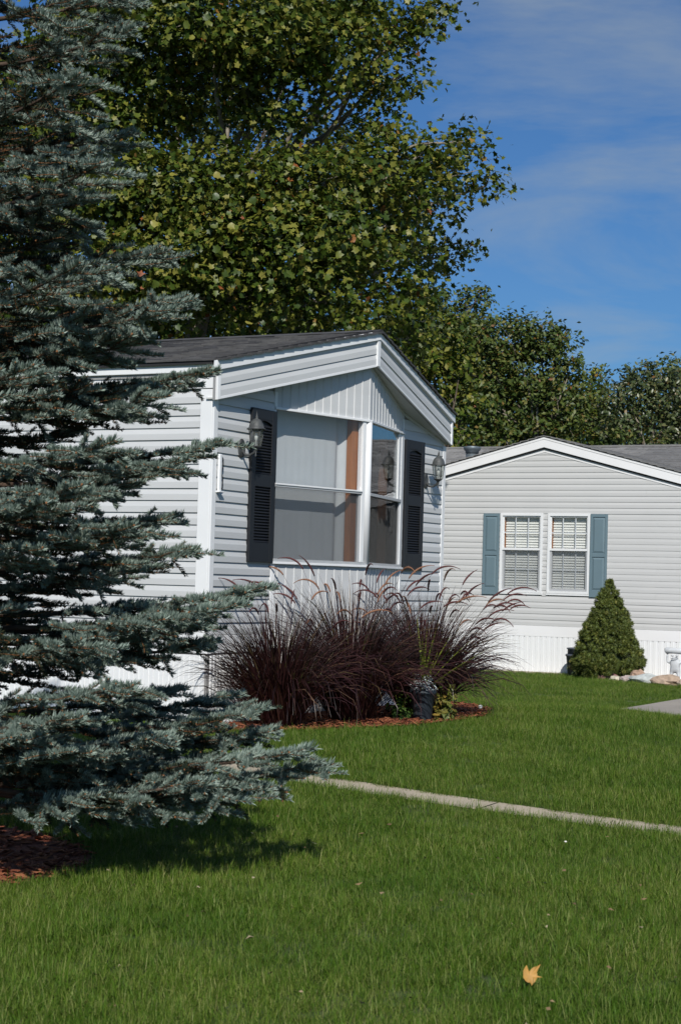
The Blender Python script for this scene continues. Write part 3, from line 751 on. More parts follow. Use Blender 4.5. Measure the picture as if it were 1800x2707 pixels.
far_window(.378, 1.167, 'left white sash window of the far gable with blinds drawn')
far_window(1.257, 2.026, 'right white sash window of the far gable with blinds drawn')
def panel_shutter(x0, x1):
    w, h = x1 - x0, 1.415
    b = MB(); st = .042
    b.box((0, 0, 0), (w, -.010, h)); b.box((0, -.010, 0), (st, -.026, h)); b.box((w - st, -.010, 0), (w, -.026, h))
    for z0, z1 in ((0, .115), (.685, .745), (h - .05, h)): b.box((st, -.010, z0), (w - st, -.0255, z1))
    s = b.build('shutter', M['shutterf'], far, .002); s.location = (x0, -.012, 1.327)
    for z0, z1 in ((.125, .675), (.755, h - .06)):
        b = MB(); i = .03; a, c = st + .004, w - st - .004
        b.prism([(a, -.0105, z0), (c, -.0105, z0), (c, -.0105, z1), (a, -.0105, z1)], [(a + i, -.0225, z0 + i), (c - i, -.0225, z0 + i), (c - i, -.0225, z1 - i), (a + i, -.0225, z1 - i)]); b.build('raised_panel', M['shutterf'], s)
panel_shutter(.058, .362); panel_shutter(2.034, 2.338)

# ------------------------------------------------------------------ instancing of small stuff with geometry nodes
def gn_group():
    g = bpy.data.node_groups.new('scatter', 'GeometryNodeTree')
    g.interface.new_socket('Geometry', in_out='INPUT', socket_type='NodeSocketGeometry')
    g.interface.new_socket('Protos', in_out='INPUT', socket_type='NodeSocketCollection')
    g.interface.new_socket('Geometry', in_out='OUTPUT', socket_type='NodeSocketGeometry')
    N = g.nodes; gi = N.new('NodeGroupInput'); go = N.new('NodeGroupOutput'); ip = N.new('GeometryNodeInstanceOnPoints'); ci = N.new('GeometryNodeCollectionInfo')
    ci.inputs['Separate Children'].default_value = True; ci.inputs['Reset Children'].default_value = True
    ip.inputs['Pick Instance'].default_value = True
    def attr(nm, t):
        a = N.new('GeometryNodeInputNamedAttribute'); a.data_type = t; a.inputs['Name'].default_value = nm; return a.outputs['Attribute']
    k = g.links.new
    k(gi.outputs['Geometry'], ip.inputs['Points']); k(gi.outputs['Protos'], ci.inputs['Collection']); k(ci.outputs[0], ip.inputs['Instance'])
    k(attr('pick', 'INT'), ip.inputs['Instance Index']); k(attr('rot', 'FLOAT_VECTOR'), ip.inputs['Rotation']); k(attr('size', 'FLOAT'), ip.inputs['Scale'])
    k(ip.outputs[0], go.inputs['Geometry']); return g
GN = gn_group()
def proto_coll(name, meshes):
    c = bpy.data.collections.new(name)
    for i, me in enumerate(meshes): c.objects.link(bpy.data.objects.new('%s_%02d' % (name, i), me))
    return c
def cloud(name, P, rot, size, pick, coll, parent=None):
    P = np.asarray(P, np.float32); n = len(P)
    me = bpy.data.meshes.new(name); me.vertices.add(n); me.vertices.foreach_set('co', P.ravel())
    a = me.attributes.new('rot', 'FLOAT_VECTOR', 'POINT'); a.data.foreach_set('vector', np.asarray(rot, np.float32).ravel())
    a = me.attributes.new('size', 'FLOAT', 'POINT'); a.data.foreach_set('value', np.asarray(size, np.float32))
    a = me.attributes.new('pick', 'INT', 'POINT'); a.data.foreach_set('value', np.asarray(pick, np.int32))
    o = link(name, me, parent); md = o.modifiers.new('scatter', 'NODES'); md.node_group = GN
    for it in GN.interface.items_tree:
        if it.name == 'Protos': md[it.identifier] = coll
    o['kind'] = 'stuff'
    return o

# lawn grass
def tuft(seed, n=52, spread=.07, hh=(.026, .074), ww=(.0015, .0029)):
    r = random.Random(seed); V = []; Fc = []
    for _ in range(n):
        a = r.random() * 6.283; d = spread * math.sqrt(r.random()); x, y = d * math.cos(a), d * math.sin(a)
        h = r.uniform(*hh); w = r.uniform(*ww) / 2; f = r.random() * 6.283; lean = abs(r.gauss(.52, .42)); bend = r.gauss(.38, .35)
        dx, dy = math.cos(f), math.sin(f); sx, sy = -dy, dx; b = len(V); px = py = pz = 0; ang = lean
        pts_ = [(0, 0)]
        u = v = 0
        for k in range(3):
            st = h / 3; u += math.sin(ang) * st; v += math.cos(ang) * st; pts_.append((u, v)); ang += bend
        for k, (u, v) in enumerate(pts_):
            q = w * (1, .95, .7, .12)[k]
            V += [(x + dx * u - sx * q, y + dy * u - sy * q, v - .004), (x + dx * u + sx * q, y + dy * u + sy * q, v - .004)]
        for k in range(3): Fc.append((b + 2 * k, b + 2 * k + 1, b + 2 * k + 3, b + 2 * k + 2))
    return np_mesh('tuft', V, Fc, [M['grass']])
tufts = proto_coll('tuft', [tuft(i) for i in range(8)] + [tuft(20 + i, 20, .08, (.06, .115), (.002, .0038)) for i in range(2)])
def blocked(x, y):
    c, s_ = math.cos(A), math.sin(A); dx, dy = x - NH.o[0], y - NH.o[1]; lx = dx * c + dy * s_; ly = -dx * s_ + dy * c
    bad = (lx > PATH[0] - .0) & (lx < PATH[1] - .03)
    bad |= (lx > -.02) & (lx < HW + .02) & (ly > -.02)
    bad |= (lx > -.5) & (lx < 4.4) & (ly < .05) & (ly > bed_half(lx) + .04)
    u = (x - 2.68) * .465 + (y - 20.40) * .885; v = (x - 2.68) * .885 - (y - 20.40) * .465
    bad |= (u > .02) & (v > .02) & (u < 9) & (v < 9)
    bad |= ((x - SPX) / 1.06) ** 2 + (y - SPY) ** 2 < 1.0
    fx = FH.M[0, 0] * (x - FH.o[0]) + FH.M[0, 1] * (y - FH.o[1]); fy = FH.M[1, 0] * (x - FH.o[0]) + FH.M[1, 1] * (y - FH.o[1])
    bad |= (fy > -.24) & (fx > -3.2) & (fx < 5.6)
    bad |= (fx > 1.95) & (fx < 5.25) & (fy > -.90 - .577 * (fx - 2.08))
    return bad
GP = []
def band(y0, y1, dens, hw, sc):
    n = int((y1 - y0) * dens * (2 * hw))
    y = rng.uniform(y0, y1, n); x = rng.uniform(-hw, hw, n)
    k = np.abs(x) < .2 * y + 3.0
    x, y = x[k], y[k]; k = ~blocked(x, y); x, y = x[k], y[k]
    GP.append(np.stack([x, y, ground(x, y), np.full(len(x), sc)], 1))
band(4.4, 9.5, 520, 4.9, .95); band(9.5, 13.5, 430, 5.7, 1.0); band(13.5, 18.5, 300, 6.7, .95); band(18.5, 24, 260, 7.8, .8); band(24, 33, 170, 9.6, .95)
GP = np.concatenate(GP); n = len(GP)
big = rng.random(n) < .05
pick = np.where(big, 8 + rng.integers(0, 2, n), rng.integers(0, 8, n))
clump = 1 + .22 * np.sin(GP[:, 0] * 3.1 + np.sin(GP[:, 1] * 2.3) * 1.5) * np.sin(GP[:, 1] * 2.7 + 1)
cloud('lawn_grass', GP[:, :3], np.stack([rng.normal(0, .12, n), rng.normal(0, .12, n), rng.random(n) * 6.28], 1), GP[:, 3] * rng.uniform(.75, 1.2, n) * clump, pick, tufts)

# ------------------------------------------------------------------ foliage tools
def frames(nrm, spin):
    n = nrm / np.linalg.norm(nrm, axis=1, keepdims=True)
    a = np.where(np.abs(n[:, 2:3]) < .9, np.array([[0, 0, 1.]]), np.array([[1., 0, 0]]))
    u = np.cross(a, n); u /= np.linalg.norm(u, axis=1, keepdims=True); v = np.cross(n, u)
    c, s_ = np.cos(spin)[:, None], np.sin(spin)[:, None]
    return u * c + v * s_, -u * s_ + v * c, n
def scatter(tv, tf, P, nrm, spin, size):
    u, v, n = frames(nrm, spin); tv = np.asarray(tv); N_ = len(P); k = len(tv)
    V = (P[:, None, :] + size[:, None, None] * (tv[None, :, 0:1] * u[:, None] + tv[None, :, 1:2] * v[:, None] + tv[None, :, 2:3] * n[:, None])).reshape(-1, 3)
    Fc = (np.asarray(tf)[None] + (np.arange(N_) * k)[:, None, None]).reshape(-1, len(tf[0]))
    return V, Fc
# a five lobed leaf, slightly folded
an = [270, 305, 335, 5, 30, 58, 90, 122, 150, 175, 205, 235]; ra = [.36, .40, .50, .42, .54, .38, .60, .37, .55, .43, .48, .39]
LEAF_V = [(0, 0, 0)] + [(r * math.cos(R(a)), r * math.sin(R(a)), .34 * abs(r * math.cos(R(a))) - .50 * r * r + .05 * math.sin(a * 1.7)) for a, r in zip(an, ra)]
LEAF_F = [(0, i + 1, (i + 1) % 12 + 1) for i in range(12)]
TRI_V = [(0, -.34, 0), (.34, -.30, .06), (.30, -.02, .02), (.52, .20, .05), (.20, .22, -.02), (0, .60, -.14), (-.20, .22, -.02), (-.52, .20, .05), (-.30, -.02, .02), (-.34, -.30, .06)]
TRI_F = [(0, 1, 2), (0, 2, 4), (2, 3, 4), (0, 4, 6), (4, 5, 6), (0, 6, 8), (6, 7, 8), (0, 8, 9)]
DIA_V = [(0, -.55, 0), (.34, 0, .10), (0, .55, -.06), (-.34, 0, .10)]
DIA_F = [(0, 1, 2), (0, 2, 3)]
def lobes_leaves(lobes, per_m3, cl, size, leaf_out=.55):
    P = []; Nn = []
    for c, r, dens in lobes:
        c = np.asarray(c); nt_ = max(6, int(per_m3 * dens * 4.19 * r ** 2 * min(r, 1.2)))
        d = rng.normal(size=(nt_, 3)); d /= np.linalg.norm(d, axis=1, keepdims=True)
        rr = r * rng.uniform(.35, 1.0, nt_) ** .5 * rng.uniform(.82, 1.1, nt_)
        tw = c + d * rr[:, None] * np.array([1, .9, .85])
        k = rng.integers(cl[0], cl[1], nt_); idx = np.repeat(np.arange(nt_), k)
        off = rng.normal(size=(len(idx), 3)) * max(size, .145 if size < .1 else .11) * np.array([1.15, 1.15, .75])
        P.append(tw[idx] + off); q = d[idx] * leaf_out + np.array([0, -.12, .55]) + rng.normal(size=(len(idx), 3)) * .55; Nn.append(q)
    return np.concatenate(P), np.concatenate(Nn)
def limb(b, p0, p1, r0, r1, sag=.1, n=6, seg=7):
    p0, p1 = np.asarray(p0), np.asarray(p1); pts_ = []; rad = []
    j = rng.normal(size=3) * .06 * np.linalg.norm(p1 - p0)
    for i in range(seg):
        t = i / (seg - 1); q = p0 + (p1 - p0) * t + j * math.sin(t * math.pi) + rng.normal(size=3) * .012 * np.linalg.norm(p1 - p0) * (0 < i < seg - 1); q[2] += sag * math.sin(math.pi * t) * np.linalg.norm(p1 - p0) * .3
        pts_.append(q); rad.append(r0 + (r1 - r0) * t)
    b.tube(pts_, rad, n); return pts_
def tree(name, label, cat, base, lobes, m, bark, per, cl, size, trunk_r, template=(DIA_V, DIA_F), fork=None, group=None, singles=0, sizes=(.75, 1.25), twigs=2):
    base = np.asarray(base, float); t = thing(name, label, cat, tuple(base), 0, group)
    b = MB(); cen = np.mean([c for c, r, d in lobes], axis=0); low = min(c[2] - r for c, r, d in lobes)
    fk = np.array(fork) if fork is not None else np.array([base[0] * .6 + cen[0] * .4, base[1] * .6 + cen[1] * .4, max(low, base[2] + 1.5)])
    limb(b, base - base + np.array([0, 0, -.1]), fk - base, trunk_r, trunk_r * .75, .0, 10)
    b.build('trunk', bark, t)
    for c, r, d in lobes:
        b = MB(); mid = limb(b, fk - base, np.asarray(c) - base, trunk_r * .26, trunk_r * .07, .25, 6)
        for _ in range(twigs):
            dd = rng.normal(size=3); dd /= np.linalg.norm(dd); limb(b, mid[-1 - int(rng.integers(0, 3))], np.asarray(c) - base + dd * r * .85, trunk_r * .06, trunk_r * .02, .1, 5, 5)
        b.build('limb', bark, t)
    P, Nn = lobes_leaves(lobes, per, cl, size)
    sz = size * rng.uniform(sizes[0], sizes[1], len(P)); sp = rng.random(len(P)) * 6.283
    if singles:
        rel = P - np.array([0, 0, EYE]); zc = rel @ fwd; px = 900 + F * (rel @ RT) / zc; py = 1353.5 - F * (rel @ UP) / zc
        ok = (px > 380) & (px < 1340) & (py > 0) & (py < 1150); score = np.where(ok, sz / zc * (1 + .3 * (Nn[:, 1] < 0)) - .004 * (zc - zc.min()) / 10, -9)
        top = np.argsort(-score)[:singles]; me = np_mesh('leaf', LEAF_V, LEAF_F, [M['leafobj']]); u, v, w = frames(Nn[top], sp[top])
        for i, q in enumerate(top):
            o = link('leaf', me, t); mm = Matrix.Identity(4)
            for k in range(3): mm[k][0] = u[i][k]; mm[k][1] = v[i][k]; mm[k][2] = w[i][k]
            o.matrix_basis = Matrix.Translation(P[q] - base) @ mm @ Matrix.Scale(float(sz[q]), 4)
        keep = np.ones(len(P), bool); keep[top] = False; P, Nn, sz, sp = P[keep], Nn[keep], sz[keep], sp[keep]
    V, Fc = scatter(template[0], template[1], P - base, Nn, sp, sz)
    o = link('crown', np_mesh('crown', V, Fc, [m]), t); o['kind'] = 'stuff'
    return t, len(P)
def lob(spec, depth):                          # photo pixel, radius in pixels, distance, density
    out_ = []
    for s in spec:
        d = depth + (s[3] if len(s) > 3 else 0); c = at(s[0], s[1], d); out_.append((c, s[2] * d / F, s[4] if len(s) > 4 else 1.0))
    return out_

# ------------------------------------------------------------------ sycamore behind the near house
syc = lob([(a_[0], a_[1], a_[2] * 1.1) + tuple(a_[3:]) for a_ in [(1015, 70, 95, -1.2), (1105, 55, 60, -1.2), (1160, 30, 26, -1.2), (1065, 195, 70, -1.0), (985, 240, 70, -.8), (890, 130, 130, -1.5), (870, -30, 150, -1), (720, 90, 150, -2),
           (560, 60, 170, -2), (400, 90, 160, -1.5), (240, 120, 170, -1), (760, 250, 110, -1.4), (640, 230, 110, -1.5), (440, 250, 120, -1.2), (300, 330, 130, -1), (120, 300, 200, 0), (60, 560, 200, 0),
           (1010, 400, 100, -1), (1120, 400, 85, -1.2), (1225, 375, 45, -1.2), (1215, 440, 80, 1), (1285, 490, 45, 1.5), (1100, 500, 100, -1), (1190, 545, 55, 2), (1180, 680, 42, 2.5), (1120, 640, 55, 2), (1215, 640, 38, 2.5), (1010, 600, 110, -1),
           (900, 480, 130, -1.6), (790, 500, 140, -2), (660, 500, 140, -2), (520, 520, 150, -2), (380, 500, 140, -1.6), (260, 560, 150, -1), (880, 640, 130, -2), (740, 660, 140, -2.2), (600, 670, 140, -2.2), (460, 690, 140, -2), (330, 720, 140, -1.6),
           (990, 740, 100, -1.6), (860, 780, 110, -2), (720, 800, 100, -2), (600, 810, 90, -1.8), (480, 830, 80, -1.4), (1070, 800, 90, -1.6), (1060, 900, 80, 1), (950, 860, 80, -2),
           (760, 400, 200, 5, .35), (420, 420, 220, 5, .4), (930, 560, 200, 2.5, .5), (560, 880, 180, 2.5, .6), (250, 860, 190, 2.0, .7), (60, 820, 200, 1, .7), (820, 860, 150, 2.5, .7), (600, 330, 120, 5, .12), (980, 300, 90, 1.5, .4), (1010, 520, 120, 1, .6), (860, 20, 140, 1.5, .5), (700, 60, 200, 2, .4), (480, 150, 200, 2, .4), (1090, 700, 80, .5, .8), (980, 160, 110, 1, .5)]], 27)
base = at(470, 1600, 28.5); base[2] = gz(base[0], base[1])
tree('sycamore_tree', 'tall sycamore with big lobed yellow green leaves towering behind the grey roof', 'tree', base, syc, M['leaf'], M['bark'], 30, (18, 30), .090, .22, (TRI_V, TRI_F), fork=at(530, 820, 28.5), singles=300, sizes=(.7, 1.45))

# ------------------------------------------------------------------ woodland beyond the far house
def wood(label, name, bx, depth, spec, m=None, per=26, cl=(11, 18), size=.118, tr=.16, bark=None):
    l = lob([(a_[0], a_[1], a_[2] * 1.14) + tuple(a_[3:]) for a_ in spec], depth); b_ = at(bx, 1590, depth); b_[2] = 0
    return tree(name, label, 'tree', b_, l, m or M['leafb'], bark or M['barkd'], per, cl, size, tr, group='trees of the wood behind the far mobile home', twigs=2)
wood('broad round dark green tree rising left of the far gable peak', 'woodland_tree', 1440, 46, [(1340, 900, 85), (1420, 890, 75), (1470, 930, 70), (1260, 890, 75), (1505, 985, 52), (1400, 980, 90), (1300, 980, 90), (1530, 1050, 40), (1470, 1050, 80), (1380, 1070, 85), (1290, 1080, 80), (1500, 1120, 60), (1240, 1010, 70), (1420, 1140, 70), (1330, 1150, 70), (1240, 1150, 60)], bark=M['bark'])
wood('yellow green big leaved tree showing between the grey roof edge and the round dark tree', 'woodland_tree', 1150, 41, [(1090, 880, 90), (1160, 900, 80), (1130, 990, 85), (1215, 990, 62), (1245, 1060, 45), (1190, 1090, 60), (1225, 1150, 45), (1180, 1180, 55), (1090, 800, 70), (1050, 960, 100)], M['leaf'], size=.14, per=20)
wood('narrow tree with pointed leaders showing above the round dark tree', 'woodland_tree', 1190, 56, [(1120, 800, 28), (1122, 770, 12), (1165, 795, 20), (1165, 775, 11), (1228, 800, 20), (1230, 778, 11), (1268, 795, 22), (1270, 772, 13), (1140, 860, 60), (1210, 850, 50), (1270, 850, 45), (1190, 910, 70), (1120, 930, 70), (1260, 950, 70)], size=.14)
wood('pale grey green tree at the right edge of the wood', 'woodland_tree', 1715, 50, [(1640, 1010, 50), (1700, 1000, 50), (1750, 990, 48), (1690, 1060, 65), (1760, 1060, 65), (1620, 1070, 50), (1800, 1010, 45), (1810, 1090, 60), (1640, 1130, 60), (1730, 1140, 70), (1800, 1160, 60)], M['leafp'], bark=M['bark'])
wood('yellow green tree between the round dark tree and the pale tree', 'woodland_tree', 1580, 52, [(1560, 1010, 36), (1590, 990, 30), (1550, 1080, 55), (1600, 1060, 45), (1580, 1140, 60), (1520, 1160, 50), (1640, 1160, 50)], M['leaf'], size=.125)
wood('dark tree whose top shows furthest right behind the pale tree', 'woodland_tree', 1800, 58, [(1760, 960, 28), (1720, 975, 24), (1800, 985, 40), (1850, 1010, 60), (1770, 1030, 55), (1860, 1100, 80), (1690, 1010, 40)], size=.14)
wood('small shrubby tree low in the shade behind the far ridge', 'woodland_tree', 1330, 49, [(1230, 1190, 60), (1330, 1190, 60), (1430, 1180, 60), (1530, 1190, 60), (1630, 1190, 60), (1730, 1190, 60), (1250, 1120, 60)], per=8)
# wooded mass further back
l = lob([(x, 1150 + rng.uniform(-25, 25), 95) for x in range(1180, 1900, 75)] + [(x, 1050 + rng.uniform(-20, 20), 80) for x in range(1180, 1540, 70)] + [(x, 900, 160) for x in range(-100, 1000, 200)], 66)
P, Nn = lobes_leaves(l, 7, (7, 13), .24); V, Fc = scatter(DIA_V, DIA_F, P, Nn, rng.random(len(P)) * 6.28, .26 * rng.uniform(.7, 1.2, len(P)))
tag(link('far_wood', np_mesh('far_wood', V, Fc, [M['leafb']])), 'shaded mass of far woodland behind the separate trees', 'wood', kind='stuff')

# ------------------------------------------------------------------ blue spruce
def shoot_mesh(seed, ln=.15, n=190, nl=.035, m=None):
    r = random.Random(seed); V = []; Fc = []; mi = []
    ends = []
    for k in range(5):
        x = ln * k / 4; rad = .0027 * (1 - .35 * k / 4)
        ends.append(len(V)); z = .006 * math.sin(k * .8 + seed)
        V += [(x, rad, z), (x, 0, z + rad), (x, -rad, z), (x, 0, z - rad)]
    for a, b in zip(ends[:-1], ends[1:]):
        for k in range(4):
            Fc += [(a + k, a + (k + 1) % 4, b + (k + 1) % 4), (a + k, b + (k + 1) % 4, b + k)]; mi += [1, 1]
    b = len(V); V += [(ln, .005, 0), (ln, -.005, 0), (ln, 0, .006), (ln, 0, -.005), (ln + .011, 0, .001)]
    for q in ((0, 2, 4), (2, 1, 4), (1, 3, 4), (3, 0, 4)): Fc.append(tuple(b + i for i in q)); mi.append(1)
    for i in range(n):
        t = r.random() ** .9; x = ln * t; ph = r.random() * 6.283
        fw = .55 + .55 * t + r.uniform(-.15, .15); d = Vector((fw, math.cos(ph), math.sin(ph) * .9 + .38)).normalized()
        L_ = nl * r.uniform(.8, 1.12) * (1 - .15 * t); s_ = d.cross(Vector((r.gauss(0, 1), r.gauss(0, 1), r.gauss(0, 1)))) .normalized() * .0024
        p = Vector((x, 0, .006 * math.sin(t * 4 * .8 + seed))); mid = p + d * L_ * .5 + Vector((0, 0, .0015)); tip = p + d * L_ + Vector((.0, 0, .004))
        b = len(V); V += [tuple(p), tuple(mid + s_), tuple(mid - s_), tuple(tip)]; Fc += [(b, b + 1, b + 2), (b + 1, b + 3, b + 2)]; mi += [0, 0]
    return np_mesh('shoot', V, Fc, [m or M['needle'], M['stem']], mi)
SH = [shoot_mesh(i) for i in range(5)]
SHO = [shoot_mesh(10 + i, .15, 130, .027, M['needleoldshade']) for i in range(2)]
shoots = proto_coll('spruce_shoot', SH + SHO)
def eul(x, up=np.array([0, 0, 1.0])):
    x = x / np.linalg.norm(x); y = np.cross(up, x); ly = np.linalg.norm(y); y = y / ly if ly > 1e-3 else np.array([0, 1., 0]); z = np.cross(x, y)
    return Matrix(((x[0], y[0], z[0]), (x[1], y[1], z[1]), (x[2], y[2], z[2])))
spruce = thing('spruce_tree', 'blue spruce with drooping blue green branches filling the left foreground', 'tree', (SPX, SPY, gz(SPX, SPY)))
b = MB(); b.tube([(0, 0, -.1), (0, 0, .5), (.02, 0, 2), (.0, .02, 4), (0, 0, 5.6)], [.14, .12, .09, .05, .015], 12); b.build('trunk', M['barks'], spruce)
SB = np.array([SPX, SPY, gz(SPX, SPY)])
allshoots = []                                 # (pos, dir, size, pick, branch)
def crown_r(z):
    zs = [0.0, .25, .55, .95, 1.4, 2.1, 2.6, 3.1, 3.6, 4.1, 4.5, 5.0, 5.6]; rs = [.8, .9, 1.0, 1.2, 1.15, 1.08, 1.06, .86, .76, .70, .66, .5, .12]
    return float(np.interp(z, zs, rs))
branches = []
def make_branch(z0, az, Lb, droop, full=1.0, tipup=.18, t0=.30, lmax=.46, oldshade=0):
    d = np.array([math.cos(az), math.sin(az), 0]); side = np.array([-d[1], d[0], 0])
    b = MB(); N_ = 9; path = []; bendy = rng.normal() * .08
    for i in range(N_):
        t = i / (N_ - 1); q = d * Lb * t + side * bendy * Lb * math.sin(t * 2.2) + np.array([0, 0, z0 + Lb * (-droop * t + (droop * .55 + tipup * .5) * t ** 2.2)]); path.append(q)
    rad = [.020 * (1 - .82 * i / (N_ - 1)) * (Lb / 2) ** .5 + .002 for i in range(N_)]
    b.tube(path, rad, 6)
    bi = len(branches)
    path = np.array(path)
    def pt(t):
        f = t * (N_ - 1); i = min(int(f), N_ - 2); return path[i] + (path[i + 1] - path[i]) * (f - i)
    def tang(t):
        i = min(int(t * (N_ - 1)), N_ - 2); q = path[i + 1] - path[i]; return q / np.linalg.norm(q)
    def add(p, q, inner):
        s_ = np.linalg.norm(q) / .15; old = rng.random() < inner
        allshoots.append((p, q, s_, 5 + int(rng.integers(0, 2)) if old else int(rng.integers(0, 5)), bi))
    # terminal shoots
    t = t0
    while t < .985:
        tg = tang(t); p0 = pt(t); inner = np.clip(1.25 - t * 1.35 + oldshade, 0.04, .97)
        for sd in (-1, 1):
            if rng.random() > full: continue
            sgn = sd; ang = R(rng.uniform(38, 62)); dr = tg * math.cos(ang) + side * sgn * math.sin(ang); dr[2] += rng.uniform(-.20, .08)
            dr /= np.linalg.norm(dr); ll = (1 - t) * Lb * .52 + rng.uniform(.10, .17); ll = min(ll, lmax); p = p0.copy(); rem = ll; step = 0
            b2 = [p.copy()]
            while rem > .04:
                sl_ = min(rng.uniform(.14, .20), max(rem, .12)); dr = dr + tg * .10 + np.array([0, 0, rng.uniform(-.08, .07)]); dr /= np.linalg.norm(dr)
                q = dr * sl_; add(p, q * 1.08, inner + .25 * (rem > .3))
                if rem > .13:
                    for s2 in (-1, 1):
                        if rng.random() < .72 * full:
                            perp = np.cross(dr, np.array([0, 0, 1.0])); e = dr * .72 + perp * s2 * .68 + np.array([0, 0, rng.uniform(-.24, .12)]); e /= np.linalg.norm(e)
                            add(p + q * .9, e * rng.uniform(.11, .17), inner)
                p = p + q; rem -= sl_; b2.append(p.copy())
            if len(b2) > 1: b.tube(b2, [.0045 - .002 * i / len(b2) for i in range(len(b2))], 4, caps=False)
        if t > .45 and rng.random() < .55 * full:             # upright and hanging shoots
            e = tg * .8 + np.array([0, 0, .5]) + side * rng.normal() * .4; add(p0, e / np.linalg.norm(e) * rng.uniform(.08, .13), inner)
        if rng.random() < (.9 if t < .75 else .5) * full:
            e = tg * .5 + np.array([0, 0, -.75]) + side * rng.normal() * .4; add(p0, e / np.linalg.norm(e) * rng.uniform(.09, .17), inner + .45)
        add(p0, tg * .13, inner)
        t += rng.uniform(.12, .18) / Lb
    add(pt(.93), tang(.95) * (.07 * Lb + .10), 0)
    tg = tang(.99)
    for sd in (-1, 1): add(pt(.97), (tg * .86 + side * sd * .5 + np.array([0, 0, .1])) * .13, 0)
    branches.append(b.build('branch', M['barks'], spruce))
zz = 1.0; wh = 0
while zz < 5.35:
    nb = 7
    for k in range(nb):
        az = 2 * math.pi * (k + .37 * wh + rng.uniform(-.18, .18)) / nb
        c = math.cos(az)
        toward = c > -.6                      # the far side of the tree is out of the picture
        z1 = zz + rng.uniform(-.10, .10); Lb = crown_r(z1) * rng.uniform(.80, 1.06)
        dr = .12 if z1 < 1.2 else .20 if z1 < 2.5 else .10
        make_branch(z1 + Lb * dr * .35, az, Lb, dr + rng.uniform(-.05, .05), 1.0 if toward else .35, oldshade=.75)  # inner whorls mostly old dark needles, interior shade put into their colour
    zz += rng.uniform(.25, .31); wh += 1
# a few named leaders that reach furthest to the right in the picture
LEAD = [(400, 20, 9.0, .02), (350, 75, 8.6, .05), (180, 190, 8.2, .05), (370, 350, 9.1, .0), (300, 420, 8.7, .12), (235, 425, 8.2, .0), (262, 520, 8.5, .1),
        (445, 662, 8.8, .0), (525, 795, 9.0, .0), (500, 850, 8.6, .08), (440, 920, 8.7, .16), (585, 985, 9.0, .0), (470, 1060, 8.7, .10), (615, 1178, 9.0, .0), (500, 1225, 8.6, .06), (490, 1375, 9.4, .32),
        (340, 1180, 8.2, .04), (545, 1462, 9.0, .03), (360, 1400, 8.2, .04), (745, 1566, 9.0, .0), (690, 1610, 8.7, .06), (590, 1700, 9.3, .22), (400, 1650, 8.3, .06),
        (305, 1825, 7.9, .0), (270, 1905, 8.0, .2), (720, 1880, 9.3, .12), (640, 1840, 9.7, .08), (500, 1830, 9.6, .05), (735, 1950, 9.0, .18), (890, 2030, 9.0, .1), (850, 1990, 8.8, .12), (735, 2090, 8.7, .22), (650, 2080, 8.7, .24), (600, 2000, 9.4, .15), (430, 1960, 8.4, .08), (540, 2040, 8.7, .16), (390, 2010, 8.6, .14), (250, 2000, 8.1, .12), (120, 1960, 8.0, .1), (130, 1700, 7.9, .08), (110, 1340, 7.9, .05), (200, 1290, 8.0, .05), (150, 980, 7.9, .05), (190, 700, 8.0, .05)]
for px, py, dep, dr in LEAD:
    tip = at(px, py, dep) - SB; az = math.atan2(tip[1], tip[0]); Lb = math.hypot(tip[0], tip[1]) - .12; z1 = max(.15, tip[2] + Lb * (dr * .45 - .09))
    make_branch(z1, az, Lb, dr, t0=.48, lmax=.36)
    if Lb > 1.5 and rng.random() < .6: make_branch(z1 - .05, az + rng.choice([-1, 1]) * rng.uniform(.14, .22), Lb * .84, dr + .08, .8, t0=.5, lmax=.36)
n = len(allshoots); PS = np.array([s[0] for s in allshoots]); DS = np.array([s[1] for s in allshoots]); SS = np.array([s[2] for s in allshoots]); PI_ = np.array([s[3] for s in allshoots])
rel = PS + DS * .5 + SB - np.array([0, 0, EYE]); zc = rel @ fwd; px = 900 + F * (rel @ RT) / zc; py = 1353.5 - F * (rel @ UP) / zc
inside = (px > 0) & (px < 950) & (py > 0) & (py < 2400)
score = np.where(inside, SS / zc * (1 + .6 * (PI_ < 5)) * (1 + np.clip((px - 100) / 900, 0, 1)), -1); score = np.where(zc < 9.2, score, score * .6)
top = set(np.argsort(-score)[:300].tolist())
rest = [i for i in range(n) if i not in top]
for i in top:
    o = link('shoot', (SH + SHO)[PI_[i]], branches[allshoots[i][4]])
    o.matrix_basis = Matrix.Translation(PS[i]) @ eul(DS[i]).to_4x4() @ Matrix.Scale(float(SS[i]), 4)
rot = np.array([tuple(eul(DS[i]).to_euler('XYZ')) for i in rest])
cloud('needle_shoots', PS[rest], rot, SS[rest], PI_[rest], shoots, spruce)

